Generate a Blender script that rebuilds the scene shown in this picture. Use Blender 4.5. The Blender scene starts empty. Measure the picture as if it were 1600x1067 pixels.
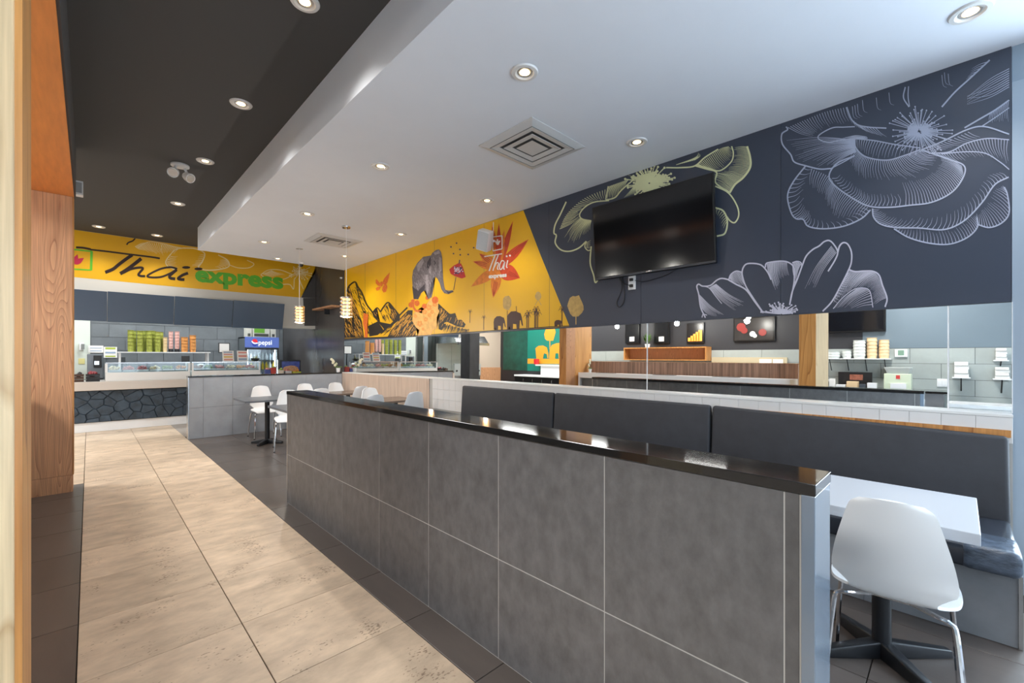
import bpy, bmesh, math, random
from mathutils import Vector, Matrix
random.seed(7)
scene = bpy.context.scene
COL = scene.collection
# ------------------------------------------------------------------ camera, world, lights, exposure
F, U0, HY, H = 680.0, 139.0, 556.0, 1.4          # focal length in px, vanishing point of the aisle, horizon, eye height
ANG = math.atan((800 - U0) / F)
SA, CA = math.sin(ANG), math.cos(ANG)
cd = bpy.data.cameras.new('camera'); cam = bpy.data.objects.new('camera', cd); COL.objects.link(cam)
cam.location = (0, 0, H); cam.rotation_euler = (math.pi / 2, 0, -ANG)
cd.sensor_width = 36; cd.lens = 36 * F / 1600; cd.shift_y = (HY - 533.5) / 1600; cd.clip_start = 0.05
scene.camera = cam
w = bpy.data.worlds.new('sky'); scene.world = w; w.use_nodes = True
w.node_tree.nodes['Background'].inputs[0].default_value = (0.80, 0.90, 1.0, 1)
w.node_tree.nodes['Background'].inputs[1].default_value = 1.6
scene.view_settings.view_transform = 'Standard'; scene.view_settings.look = 'None'
scene.view_settings.gamma = 1; scene.view_settings.use_curve_mapping = False
scene.view_settings.exposure = 0.56
scene.cycles.use_denoising = True
scene.cycles.max_bounces = 10; scene.cycles.diffuse_bounces = 6; scene.cycles.glossy_bounces = 6
scene.cycles.transparent_max_bounces = 12; scene.cycles.sample_clamp_indirect = 6
E_FRONT, E_SIDE, E_DOWN, E_KIT, E_LEFT = 1750, 150, 29, 40, 120

def area_light(name, loc, rot, sx, sy, power, col):
    l = bpy.data.lights.new(name, 'AREA'); l.shape = 'RECTANGLE'; l.size = sx; l.size_y = sy
    l.energy = power; l.color = col
    o = bpy.data.objects.new(name, l); COL.objects.link(o); o.location = loc; o.rotation_euler = rot
    return o
# daylight entering at the shop front behind the camera and at the side window
area_light('daylight_front', (0.2, -3.35, 1.15), (math.radians(105), 0, math.pi), 7.4, 1.7, E_FRONT, (0.80, 0.91, 1.0))
area_light('daylight_side', (4.35, -1.6, 1.7), (0, math.pi / 2, 0), 2.6, 2.4, E_SIDE, (0.72, 0.87, 1.0))

# ------------------------------------------------------------------ pixel helpers: a pixel of the photo on a plane of the room
def on_x(u, v, X):
    rx, ry = (u - 800) / F, (HY - v) / F
    t = X / (SA + rx * CA); return Vector((X, t * (CA - rx * SA), H + t * ry))
def on_y(u, v, Y):
    rx, ry = (u - 800) / F, (HY - v) / F
    t = Y / (CA - rx * SA); return Vector((t * (SA + rx * CA), Y, H + t * ry))
def on_z(u, v, Z):
    rx, ry = (u - 800) / F, (HY - v) / F
    t = (Z - H) / ry; return Vector((t * (SA + rx * CA), t * (CA - rx * SA), Z))
WX = 3.93                                          # right wall (and mirror) plane
def via_mirror(u, v, X):                           # a pixel seen in the mirror, on the plane X of the left room
    p = on_x(u, v - 5, 2 * WX - X); return Vector((X, p.y, p.z))
def via_mirror_y(u, v, Y):
    p = on_y(u, v - 4, Y); return Vector((2 * WX - p.x, Y, p.z))

# ------------------------------------------------------------------ materials
def lin(c):
    r = []
    for x in c[:3]:
        x = x / 255
        r.append(x / 12.92 if x <= .04045 else ((x + .055) / 1.055) ** 2.4)
    return r
def rgba(c, k=1): return tuple(min(1, x * k) for x in lin(c)) + (1,)
MATS = {}
def mat(name, col, rough=.5, metal=0, var=0, scale=(4, 4, 4), rnd=0, bump=0, spec=.5, detail=6, emit=0, ecol=None, coat=0):
    if name in MATS: return MATS[name]
    m = bpy.data.materials.new(name); m.use_nodes = True; MATS[name] = m
    nt = m.node_tree; b = nt.nodes['Principled BSDF']
    b.inputs['Base Color'].default_value = rgba(col); b.inputs['Roughness'].default_value = rough
    b.inputs['Metallic'].default_value = metal; b.inputs['Specular IOR Level'].default_value = spec
    b.inputs['Coat Weight'].default_value = coat
    if emit:
        b.inputs['Emission Color'].default_value = rgba(ecol or col); b.inputs['Emission Strength'].default_value = emit
    if var or bump or rnd:
        geo = nt.nodes.new('ShaderNodeNewGeometry'); info = nt.nodes.new('ShaderNodeObjectInfo')
        mul = nt.nodes.new('ShaderNodeVectorMath'); mul.operation = 'MULTIPLY'; mul.inputs[1].default_value = scale
        nt.links.new(geo.outputs['Position'], mul.inputs[0])
        off = nt.nodes.new('ShaderNodeMath'); off.operation = 'MULTIPLY'; off.inputs[1].default_value = 37.0 if rnd else 0
        nt.links.new(info.outputs['Random'], off.inputs[0])
        add = nt.nodes.new('ShaderNodeVectorMath'); add.operation = 'ADD'
        nt.links.new(mul.outputs[0], add.inputs[0]); nt.links.new(off.outputs[0], add.inputs[1])
        n = nt.nodes.new('ShaderNodeTexNoise'); n.inputs['Detail'].default_value = detail; n.inputs['Scale'].default_value = 1
        n.inputs['Roughness'].default_value = .6
        nt.links.new(add.outputs[0], n.inputs['Vector'])
        r = nt.nodes.new('ShaderNodeValToRGB'); r.color_ramp.elements[0].position = .28; r.color_ramp.elements[1].position = .72
        r.color_ramp.elements[0].color = rgba(col, 1 - var); r.color_ramp.elements[1].color = rgba(col, 1 + var)
        nt.links.new(n.outputs['Fac'], r.inputs['Fac'])
        out = r.outputs['Color']
        if rnd:
            mr = nt.nodes.new('ShaderNodeMapRange'); mr.inputs['To Min'].default_value = 1 - rnd; mr.inputs['To Max'].default_value = 1 + rnd
            nt.links.new(info.outputs['Random'], mr.inputs['Value'])
            hs = nt.nodes.new('ShaderNodeHueSaturation'); nt.links.new(mr.outputs[0], hs.inputs['Value']); nt.links.new(out, hs.inputs['Color'])
            out = hs.outputs['Color']
        nt.links.new(out, b.inputs['Base Color'])
        if bump:
            bp = nt.nodes.new('ShaderNodeBump'); bp.inputs['Strength'].default_value = bump; bp.inputs['Distance'].default_value = .01
            nt.links.new(n.outputs['Fac'], bp.inputs['Height']); nt.links.new(bp.outputs[0], b.inputs['Normal'])
    return m
def wood(name, dark, light, rough=.4, along=2, grain=14, stretch=.28, base=1.6):
    if name in MATS: return MATS[name]
    m = bpy.data.materials.new(name); m.use_nodes = True; MATS[name] = m
    nt = m.node_tree; b = nt.nodes['Principled BSDF']; b.inputs['Roughness'].default_value = rough
    geo = nt.nodes.new('ShaderNodeNewGeometry')
    def noise(sc, detail):
        mul = nt.nodes.new('ShaderNodeVectorMath'); mul.operation = 'MULTIPLY'; mul.inputs[1].default_value = sc
        nt.links.new(geo.outputs['Position'], mul.inputs[0])
        n = nt.nodes.new('ShaderNodeTexNoise'); n.inputs['Scale'].default_value = 1; n.inputs['Detail'].default_value = detail
        nt.links.new(mul.outputs[0], n.inputs['Vector']); return n.outputs['Fac']
    s = [base * 2.6] * 3; s[along] = base * stretch
    f = [90] * 3; f[along] = 2.5
    ring = noise(s, 1.5); fine = noise(f, 3)
    mm = nt.nodes.new('ShaderNodeMath'); mm.operation = 'MULTIPLY'; mm.inputs[1].default_value = grain; nt.links.new(ring, mm.inputs[0])
    fr = nt.nodes.new('ShaderNodeMath'); fr.operation = 'FRACT'; nt.links.new(mm.outputs[0], fr.inputs[0])
    r = nt.nodes.new('ShaderNodeValToRGB'); e = r.color_ramp.elements
    mid = [(a * .55 + c * .45) for a, c in zip(light, dark)]; e[0].position = 0; e[0].color = rgba(light); e[1].position = 1; e[1].color = rgba(light)
    x = e.new(.62); x.color = rgba([a * .8 + c * .2 for a, c in zip(light, dark)]); x = e.new(.88); x.color = rgba(mid); x = e.new(.94); x.color = rgba(dark)
    nt.links.new(fr.outputs[0], r.inputs['Fac'])
    r2 = nt.nodes.new('ShaderNodeValToRGB'); r2.color_ramp.elements[0].position = .3; r2.color_ramp.elements[1].position = .7
    r2.color_ramp.elements[0].color = (.72, .72, .72, 1); r2.color_ramp.elements[1].color = (1, 1, 1, 1)
    nt.links.new(fine, r2.inputs['Fac'])
    mx = nt.nodes.new('ShaderNodeMixRGB'); mx.blend_type = 'MULTIPLY'; mx.inputs[0].default_value = 1
    nt.links.new(r.outputs[0], mx.inputs[1]); nt.links.new(r2.outputs[0], mx.inputs[2])
    nt.links.new(mx.outputs[0], b.inputs['Base Color'])
    return m
def travertine(name, col, rnd=.06):
    m = mat(name, col, rough=.4, var=.25, scale=(5, 9, 3), rnd=rnd, detail=12)
    nt = m.node_tree; b = nt.nodes['Principled BSDF']; src = b.inputs['Base Color'].links[0].from_socket
    geo = nt.nodes.new('ShaderNodeNewGeometry')
    mul = nt.nodes.new('ShaderNodeVectorMath'); mul.operation = 'MULTIPLY'; mul.inputs[1].default_value = (45, 90, 60)
    nt.links.new(geo.outputs['Position'], mul.inputs[0])
    v = nt.nodes.new('ShaderNodeTexNoise'); v.inputs['Scale'].default_value = 1; v.inputs['Detail'].default_value = 2
    nt.links.new(mul.outputs[0], v.inputs['Vector'])
    n2 = nt.nodes.new('ShaderNodeTexNoise'); n2.inputs['Scale'].default_value = 4; nt.links.new(geo.outputs['Position'], n2.inputs['Vector'])
    s = nt.nodes.new('ShaderNodeMath'); s.operation = 'ADD'; nt.links.new(v.outputs['Fac'], s.inputs[0]); nt.links.new(n2.outputs['Fac'], s.inputs[1])
    r = nt.nodes.new('ShaderNodeValToRGB'); r.color_ramp.elements[0].position = .735; r.color_ramp.elements[1].position = .785
    r.color_ramp.elements[0].color = (.38, .33, .3, 1); r.color_ramp.elements[1].color = (1, 1, 1, 1)
    nt.links.new(s.outputs[0], r.inputs['Fac'])
    mx = nt.nodes.new('ShaderNodeMixRGB'); mx.blend_type = 'MULTIPLY'; mx.inputs[0].default_value = .8
    nt.links.new(src, mx.inputs[1]); nt.links.new(r.outputs[0], mx.inputs[2]); nt.links.new(mx.outputs[0], b.inputs['Base Color'])
    return m
def glass(name, tint=(.93, .97, .97), gl=.10):
    if name in MATS: return MATS[name]
    m = bpy.data.materials.new(name); m.use_nodes = True; MATS[name] = m
    nt = m.node_tree; nt.nodes.remove(nt.nodes['Principled BSDF'])
    t = nt.nodes.new('ShaderNodeBsdfTransparent'); t.inputs[0].default_value = tint + (1,)
    g = nt.nodes.new('ShaderNodeBsdfGlossy'); g.inputs['Roughness'].default_value = .03
    mx = nt.nodes.new('ShaderNodeMixShader'); mx.inputs[0].default_value = gl
    nt.links.new(t.outputs[0], mx.inputs[1]); nt.links.new(g.outputs[0], mx.inputs[2])
    nt.links.new(mx.outputs[0], nt.nodes['Material Output'].inputs[0])
    return m
def mirror_mat():
    m = bpy.data.materials.new('silvered_glass'); m.use_nodes = True; b = m.node_tree.nodes['Principled BSDF']
    b.inputs['Base Color'].default_value = (.86, .88, .88, 1); b.inputs['Metallic'].default_value = 1; b.inputs['Roughness'].default_value = 0.0
    return m

# ------------------------------------------------------------------ mesh building
def world_loc(o):
    v = Vector((0, 0, 0))
    while o is not None: v = v + o.location; o = o.parent
    return v
class MB:
    """collects shapes in world (or local) coordinates and links them as ONE mesh object"""
    def __init__(s): s.bm = bmesh.new()
    def box(s, x0, x1, y0, y1, z0, z1):
        xs, ys, zs = sorted((x0, x1)), sorted((y0, y1)), sorted((z0, z1))
        v = [s.bm.verts.new((x, y, z)) for z in zs for y in ys for x in xs]
        for f in ((0, 2, 3, 1), (4, 5, 7, 6), (0, 1, 5, 4), (2, 6, 7, 3), (0, 4, 6, 2), (1, 3, 7, 5)):
            s.bm.faces.new([v[i] for i in f])
        return s
    def hexa(s, p):                                # 8 points: bottom ring of 4, then top ring of 4
        v = [s.bm.verts.new(q) for q in p]
        for f in ((3, 2, 1, 0), (4, 5, 6, 7), (0, 1, 5, 4), (1, 2, 6, 5), (2, 3, 7, 6), (3, 0, 4, 7)):
            s.bm.faces.new([v[i] for i in f])
        return s
    def prism(s, pts, d):                          # planar polygon extruded by vector d
        d = Vector(d); a = [s.bm.verts.new(p) for p in pts]; b = [s.bm.verts.new(Vector(p) + d) for p in pts]; n = len(pts)
        s.bm.faces.new(a); s.bm.faces.new(list(reversed(b)))
        for i in range(n): s.bm.faces.new((a[i], b[i], b[(i + 1) % n], a[(i + 1) % n]))
        return s
    def poly(s, pts):
        s.bm.faces.new([s.bm.verts.new(p) for p in pts]); return s
    def tube(s, pts, r, seg=8, cap=True):
        pts = [Vector(p) for p in pts]; n = len(pts); rs = r if isinstance(r, (list, tuple)) else [r] * n; rings = []
        up = None
        for i, p in enumerate(pts):
            t = (pts[min(i + 1, n - 1)] - pts[max(i - 1, 0)]).normalized()
            if up is None: up = Vector((0, 0, 1)) if abs(t.z) < .9 else Vector((1, 0, 0))
            a = t.cross(up).normalized(); up = a.cross(t).normalized()
            rings.append([s.bm.verts.new(p + (a * math.cos(k * 2 * math.pi / seg) + up * math.sin(k * 2 * math.pi / seg)) * rs[i]) for k in range(seg)])
        for i in range(n - 1):
            for k in range(seg):
                s.bm.faces.new((rings[i][k], rings[i][(k + 1) % seg], rings[i + 1][(k + 1) % seg], rings[i + 1][k]))
        if cap: s.bm.faces.new(rings[0]); s.bm.faces.new(list(reversed(rings[-1])))
        return s
    def lathe(s, prof, c=(0, 0, 0), seg=20, axis='z'):    # profile of (r, z), closed where r = 0
        c = Vector(c); rings = []
        for r, z in prof:
            ring = []
            for k in range(seg if r > 1e-6 else 1):
                a = k * 2 * math.pi / seg; p = Vector((r * math.cos(a), r * math.sin(a), z))
                if axis == 'x': p = Vector((p.z, p.x, p.y))
                elif axis == 'y': p = Vector((p.x, p.z, p.y))
                ring.append(s.bm.verts.new(c + p))
            rings.append(ring)
        for a, b in zip(rings, rings[1:]):
            for k in range(seg):
                q = []
                for x in (a[k % len(a)], a[(k + 1) % len(a)], b[(k + 1) % len(b)], b[k % len(b)]):
                    if x not in q: q.append(x)
                if len(q) > 2:
                    try: s.bm.faces.new(q)
                    except ValueError: pass
        return s
    def ball(s, c, r, sc=(1, 1, 1), sub=2):
        m = Matrix.Translation(c) @ Matrix.Diagonal((r * sc[0], r * sc[1], r * sc[2], 1))
        bmesh.ops.create_icosphere(s.bm, subdivisions=sub, radius=1, matrix=m); return s
    def build(s, name, m, parent=None, bevel=0, seg=2, smooth=False, local=False, flat_origin=False):
        if bevel:
            bmesh.ops.bevel(s.bm, geom=list(s.bm.edges), offset=bevel, segments=seg, affect='EDGES', profile=.5, clamp_overlap=True)
        bmesh.ops.recalc_face_normals(s.bm, faces=list(s.bm.faces))
        if smooth:
            for f in s.bm.faces: f.smooth = True
            for e in s.bm.edges:
                if len(e.link_faces) == 2 and e.calc_face_angle(0) > .7: e.smooth = False
        loc = Vector((0, 0, 0))
        if parent is None and not local and not flat_origin:
            co = [v.co for v in s.bm.verts]
            loc = Vector((sum((min(c[i] for c in co), max(c[i] for c in co))) / 2 for i in (0, 1))).to_3d(); loc.z = min(c.z for c in co)
        sh = (Vector((0, 0, 0)) if local else (world_loc(parent) if parent else loc))
        if sh.length: bmesh.ops.translate(s.bm, vec=-sh, verts=list(s.bm.verts))
        me = bpy.data.meshes.new(name); s.bm.to_mesh(me); s.bm.free()
        for x in (m if isinstance(m, (list, tuple)) else [m]): me.materials.append(x)
        o = bpy.data.objects.new(name, me); COL.objects.link(o); o.location = loc
        if parent: o.parent = parent
        return o
def B(*a): return MB().box(*a)
def empty(name, loc=(0, 0, 0), rz=0):
    o = bpy.data.objects.new(name, None); COL.objects.link(o); o.location = loc; o.rotation_euler = (0, 0, rz); o.empty_display_size = .1
    return o
def tag(o, label, cat, group=None):
    o['label'] = label; o['category'] = cat
    if group: o['group'] = group
    return o
def thing(name, label, cat, loc=(0, 0, 0), rz=0, group=None): return tag(empty(name, loc, rz), label, cat, group)
def struct(o): o['kind'] = 'structure'; return o
def copy_tree(o, parent=None):
    c = o.copy(); COL.objects.link(c)
    if parent: c.parent = parent
    for ch in list(o.children): copy_tree(ch, c)
    return c
def piece(name, me, loc, parent, rz=0):            # another object on shared mesh data
    o = bpy.data.objects.new(name, me); COL.objects.link(o); o.location = Vector(loc) - world_loc(parent); o.rotation_euler = (0, 0, rz); o.parent = parent
    return o
def box_mesh(name, dx, dy, dz, m, bevel=.0015):    # centred box as mesh data
    bm = bmesh.new(); bmesh.ops.create_cube(bm, size=1, matrix=Matrix.Diagonal((dx, dy, dz, 1)))
    if bevel: bmesh.ops.bevel(bm, geom=list(bm.edges), offset=bevel, segments=1, affect='EDGES')
    me = bpy.data.meshes.new(name); bm.to_mesh(me); bm.free(); me.materials.append(m); return me
def smooth_line(pts, n=6):                         # Catmull-Rom through 2D points
    if len(pts) < 3: return [Vector(p) for p in pts]
    P = [Vector(p) for p in pts]; P = [P[0] * 2 - P[1]] + P + [P[-1] * 2 - P[-2]]; out = []
    for i in range(1, len(P) - 2):
        for k in range(n):
            t = k / n; a, b, c, d = P[i - 1], P[i], P[i + 1], P[i + 2]
            out.append(.5 * ((2 * b) + (c - a) * t + (2 * a - 5 * b + 4 * c - d) * t * t + (3 * b - a - 3 * c + d) * t ** 3))
    out.append(P[-2]); return out
def text_mesh(s, bold=0.0):                        # flat outline of some lettering, 1 unit high, as a list of triangles in 2D
    c = bpy.data.curves.new('txt', 'FONT'); c.body = s; c.offset = bold; c.resolution_u = 3
    o = bpy.data.objects.new('txt', c); COL.objects.link(o)
    me = bpy.data.meshes.new_from_object(o); me.calc_loop_triangles()
    tris = [[me.vertices[i].co.to_2d() for i in t.vertices] for t in me.loop_triangles]
    bpy.data.objects.remove(o); bpy.data.curves.remove(c); bpy.data.meshes.remove(me)
    return tris
class Print:
    """flat print on a wall: shapes given in photo pixels, laid on the wall's plane as thin geometry"""
    def __init__(s, plane, zlim=None): s.plane = plane; s.bm = bmesh.new(); s.zlim = zlim; s.n = 0
    def at(s, p, layer):
        q = s.plane(p[0], p[1], layer + (s.n % 150) * .003)
        if s.zlim: q.z = min(max(q.z, s.zlim[0]), s.zlim[1])
        return q
    def fill(s, pts, layer=1):
        s.n += 1
        vs = [s.bm.verts.new(s.at(p, layer)) for p in pts]
        try: f = s.bm.faces.new(vs)
        except ValueError: return s
        bmesh.ops.triangulate(s.bm, faces=[f]); return s
    def line(s, pts, wd=1.5, layer=2, smooth=True, taper=False):     # ribbon, wd in photo pixels
        s.n += 1
        P = smooth_line(pts) if smooth and len(pts) > 2 else [Vector(p) for p in pts]
        n = len(P); prev = None
        for i, p in enumerate(P):
            t = P[min(i + 1, n - 1)] - P[max(i - 1, 0)]
            if t.length < 1e-6: continue
            nn = Vector((-t.y, t.x)).normalized() * (wd / 2) * ((1 - .8 * i / (n - 1)) if taper else 1)
            a, b = s.bm.verts.new(s.at(p + nn, layer)), s.bm.verts.new(s.at(p - nn, layer))
            if prev: s.bm.faces.new((prev[0], a, b, prev[1]))
            prev = (a, b)
        return s
    def dot(s, c, r, layer=2, ry=None): return s.fill([(c[0] + r * math.cos(k * math.pi / 5), c[1] + (ry or r) * math.sin(k * math.pi / 5)) for k in range(10)], layer)
    def hatch(s, A, Bc, n, f0, f1, wd=1.05, layer=2, jit=.25):          # strokes from curve A towards curve B
        A, Bc = smooth_line(A), smooth_line(Bc); n = max(4, int(n * .72))
        def pick(C, t): x = t * (len(C) - 1); i = min(int(x), len(C) - 2); return C[i].lerp(C[i + 1], x - i)
        for k in range(n):
            t = (k + .5) / n; p, q = pick(A, t), pick(Bc, t)
            g1 = f1 * (1 - jit * random.random())
            m_ = p.lerp(q, (f0 + g1) / 2); d = q - p; m_ = m_ + Vector((-d.y, d.x)) * .04
            s.line([p.lerp(q, f0), m_, p.lerp(q, g1)], wd, layer, taper=True)
        return s
    def tris(s, tris, org, ex, ey, sc, layer=3, shear=0):            # lettering: org px, ex/ey px per unit
        for t in tris:
            vs = [s.bm.verts.new(s.at((org[0] + (p.x + shear * p.y) * ex[0] * sc + p.y * ey[0] * sc, org[1] + (p.x + shear * p.y) * ex[1] * sc + p.y * ey[1] * sc), layer)) for p in t]
            try: s.bm.faces.new(vs)
            except ValueError: pass
        return s
    def build(s, name, m, parent):
        mb = MB(); mb.bm.free(); mb.bm = s.bm
        o = mb.build(name, m, parent)
        if s.n > 1: o['kind'] = 'stuff'             # the many strokes of one flat print
        return o
# ------------------------------------------------------------------ the setting
m_black_ceil = mat('black_ceiling_paint', (72, 72, 73), rough=.75)
m_white_paint = mat('white_paint', (229, 235, 245), rough=.7, var=.03, scale=(1, 1, 1))
m_cream_band = mat('cream_paint', (214, 212, 205), rough=.6)
m_grout_dark = mat('dark_grout', (44, 38, 34), rough=.9)
m_grout_light = mat('pale_grout', (176, 174, 170), rough=.9)
m_beige = travertine('beige_stone', (198, 178, 155), .09)
m_dtile = mat('brown_grey_tile', (86, 79, 75), rough=.32, var=.16, scale=(7, 1.5, 4), rnd=.07, bump=.05)
m_gtile = mat('charcoal_tile', (94, 93, 94), rough=.45, var=.27, scale=(16, 16, 11), rnd=.06, bump=.2, detail=12)
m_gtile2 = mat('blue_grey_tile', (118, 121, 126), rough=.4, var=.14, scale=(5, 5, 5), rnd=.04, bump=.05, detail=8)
m_cap = mat('polished_black_stone', (30, 29, 29), rough=.07, spec=.6, var=.3, scale=(60, 60, 60))
m_steel = mat('brushed_steel', (196, 198, 200), rough=.25, metal=1, var=.05, scale=(3, 3, 60))
m_chrome = mat('chrome', (225, 225, 228), rough=.08, metal=1)
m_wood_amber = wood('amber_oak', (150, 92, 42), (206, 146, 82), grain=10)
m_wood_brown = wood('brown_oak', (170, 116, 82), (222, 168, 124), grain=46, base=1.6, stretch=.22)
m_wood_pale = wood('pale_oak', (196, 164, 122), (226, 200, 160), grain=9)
m_gtile3 = mat('partition_tile', (152, 158, 166), rough=.35, var=.1, scale=(5, 5, 5), rnd=.03)  # lighter bluish tone puts the window's reflection into the colour
m_laminate = wood('pale_vertical_laminate', (188, 164, 146), (210, 188, 170), rough=.35, grain=6, base=3, stretch=.05)
m_dark_panel = mat('charcoal_wall_panel', (60, 66, 80), rough=.33, var=.05, scale=(2, 2, 2))
m_gloss_panel = mat('glossy_charcoal_panel', (74, 72, 72), rough=.22, var=.1, scale=(4, 4, 1))
m_black = mat('black_plastic', (24, 24, 26), rough=.35)
m_blackmetal = mat('black_metal', (38, 40, 44), rough=.35, metal=.3)
m_white = mat('white_plastic', (228, 229, 230), rough=.35)
m_slate = mat('dark_slate', (56, 56, 58), rough=.6, var=.4, scale=(5, 5, 2.5), bump=.3)

# floor: a slab with every tile laid on it
TX, TY = .615, .585
floor = struct(B(-4.3, 4.6, -3.4, 13.8, -.12, -.009).build('floor', m_grout_dark, flat_origin=True))
me_b = box_mesh('beige_tile', TX - .005, TY - .004, .018, m_beige, .0012)
me_d = box_mesh('dark_tile', TX - .004, TY - .004, .018, m_dtile, .0012)
Y0 = 2.62 - .585 * 9
for j in range(28):
    y = Y0 + TY * j + TY / 2
    for i in range(2):
        piece('floor_tile', me_b, (-.04 + TX * (i + .5), y, -.009), floor)
    if y > 6.75:
        for i in range(1, 3):
            piece('floor_tile', me_b, (-.04 - TX * (i - .5), y, -.009), floor)
    elif y > 0:
        piece('floor_tile', me_d, (-.04 - TX * .5, y, -.009), floor)
    for i in range(5):
        x = 1.19 + TX * (i + .5)
        if y < 9.3 and x < 3.95: piece('floor_tile', me_d, (x, y, -.009), floor)
B(-4.0, -1.27, Y0, 13.3, -.012, 0).build('floor_panel', mat('bounce_floor', (150, 142, 134), rough=.4), floor)  # floor colour lightened so it bounces light up to the ceiling
B(1.19, 3.93, 9.35, 13.3, -.012, 0).build('floor_panel', MATS['bounce_floor'], floor)

# ceilings
ZC, ZS = 3.62, 3.235
struct(B(-4.3, 4.3, -3.4, 13.8, ZC, ZC + .1).build('ceiling', m_black_ceil, flat_origin=True))
struct(B(1.35, WX, -3.2, 9.2, ZS, ZC).build('ceiling_soffit', m_white_paint, flat_origin=True))
# right wall: mural panels above, mirror, tiled ledge below; beyond the corner the glossy kitchen side wall
wall_r = struct(B(WX, WX + .2, -.215, 13.8, 0, ZC).build('wall_right', mat('joint_grey', (120, 122, 128), rough=.7), flat_origin=True))
SEAMS = [9.2, 8.23, 7.02, 5.81, 4.6, 3.4, 2.2, .985, -.215]
for a, b in zip(SEAMS, SEAMS[1:]):
    B(WX - .012, WX, b + .0015, a - .0015, 1.722, ZS).build('wall_panel', m_dark_panel, wall_r)
for a, b in ((13.3, 12.1), (12.1, 10.7), (10.7, 9.205)):
    B(WX - .008, WX, b + .002, a - .002, 0.02, ZC).build('wall_panel', m_gloss_panel, wall_r)
mirror = thing('wall_mirror', 'long frameless mirror strip in three panes between mural and tiled ledge', 'mirror', (WX - .012, 4.4, 1.06))
mm = mirror_mat()
for a, b in ((9.2, 5.7), (5.7, 2.135), (2.132, .052), (.049, -.215)):
    t = math.tan(math.radians(.4)) * .66          # leans back a touch
    MB().hexa([(WX - .012, b, 1.06), (WX - .006, b, 1.06), (WX - .006, a - .003, 1.06), (WX - .012, a - .003, 1.06),
               (WX - .012 + t, b, 1.718), (WX - .006 + t, b, 1.718), (WX - .006 + t, a - .003, 1.718), (WX - .012 + t, a - .003, 1.718)]).build('mirror_pane', mm, mirror)
for y in (2.1335, .0505): B(WX - .0135, WX - .004, y - .004, y + .004, 1.06, 1.718).build('joint_strip', m_white, mirror)
B(WX - .012, WX, -.219, -.2155, 1.06, 1.72).build('edge_strip', m_white, mirror)
# tiled ledge below the mirror
ledge = thing('tiled_ledge', 'low ledge wall under the mirror, white tile and pale laminate', 'wall', (3.86, 4.4, 0))
m_wtile = mat('white_tile', (214, 213, 212), rough=.3, rnd=.03, var=.02)
B(3.81, 3.917, -.213, 9.0, 0, 1.045).build('ledge_core', m_grout_light, ledge)
B(3.795, 3.917, -.214, 9.0, 1.046, 1.06).build('ledge_top', mat('white_ledge_top', (222, 222, 220), rough=.3), ledge)
B(3.795, 3.808, 7.03, 9.0, .004, 1.044).build('laminate_panel', m_laminate, ledge)
B(3.795, 3.808, 5.76, 7.027, .004, 1.044).build('laminate_panel', m_laminate, ledge)
me_w = box_mesh('ledge_tile', .012, .1455, .148, m_wtile, .001); me_w2 = box_mesh('ledge_tile', .012, .1455, .066, m_wtile, .001)
for j in range(41):
    y = -.213 + .147 * (j + .5)
    if y > 5.72: break
    piece('ledge_tile', me_w, (3.802, y, .970), ledge)
    if y > 4.8: piece('ledge_tile', me_w, (3.802, y, .82), ledge); piece('ledge_tile', me_w, (3.802, y, .67), ledge)
# back bulkhead over the counter (the lettered mural is on it), kitchen shell behind
YB = 10.85
bulk = struct(B(-.45, WX - .01, YB, YB + .25, 2.05, ZC).build('wall_back', m_cream_band, flat_origin=True))
kit = struct(B(-4.3, WX + .2, 13.3, 13.5, 0, ZC).build('wall_kitchen', mat('kitchen_grey_paint', (92, 96, 100), rough=.6), flat_origin=True))
wall_l = struct(B(-4.3, -4.05, -3.4, 13.8, 0, ZC).build('wall_left', mat('left_dark_paint', (46, 46, 50), rough=.5), flat_origin=True))
# shop front behind the camera and side window
front = struct(MB().box(-4.3, WX + .2, -3.4, -3.2, 0, .25).box(-4.3, WX + .2, -3.4, -3.2, 3.05, ZC).build('wall_front', m_white_paint, flat_origin=True))
m_frame = mat('pale_window_frame', (150, 164, 178), rough=.35)
m_pane = glass('window_glass', (.97, .985, .99), .07)
win2 = struct(B(-4.05, WX, -3.34, -3.26, .25, .31).build('window_2', m_frame, flat_origin=True))
for x in (-4.05, -2.1, -.15, 1.85, WX - .06): B(x, x + .06, -3.34, -3.26, .31, 3.05).build('window_frame', m_frame, win2)
for x in (-3.99, -2.04, -.09, 1.91): B(x, x + 1.89, -3.305, -3.295, .31, 3.05).build('window_pane', m_pane, win2)
struct(MB().box(WX, WX + .2, -3.4, -.216, 3.021, ZC).box(WX, WX + .2, -3.4, -.29, 0, .12).build('trim_1', mat('window_header_paint', (136, 152, 166), rough=.6), flat_origin=True))
win1 = struct(B(WX - .01, WX + .2, -.345, -.216, 0, 3.02).build('window_1', m_frame, flat_origin=True))
for y in (-1.75, -3.2): B(WX + .02, WX + .14, y, y + .07, .12, 3.02).build('window_frame', m_frame, win1)
B(WX, WX + .16, -3.2, -.345, 2.93, 3.02).build('window_frame', m_frame, win1); B(WX, WX + .16, -3.2, -.345, .12, .2).build('window_frame', m_frame, win1)
for a, b in ((-1.68, -.345), (-3.13, -1.75)): B(WX + .07, WX + .08, a, b, .2, 2.93).build('window_pane', m_pane, win1)

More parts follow.
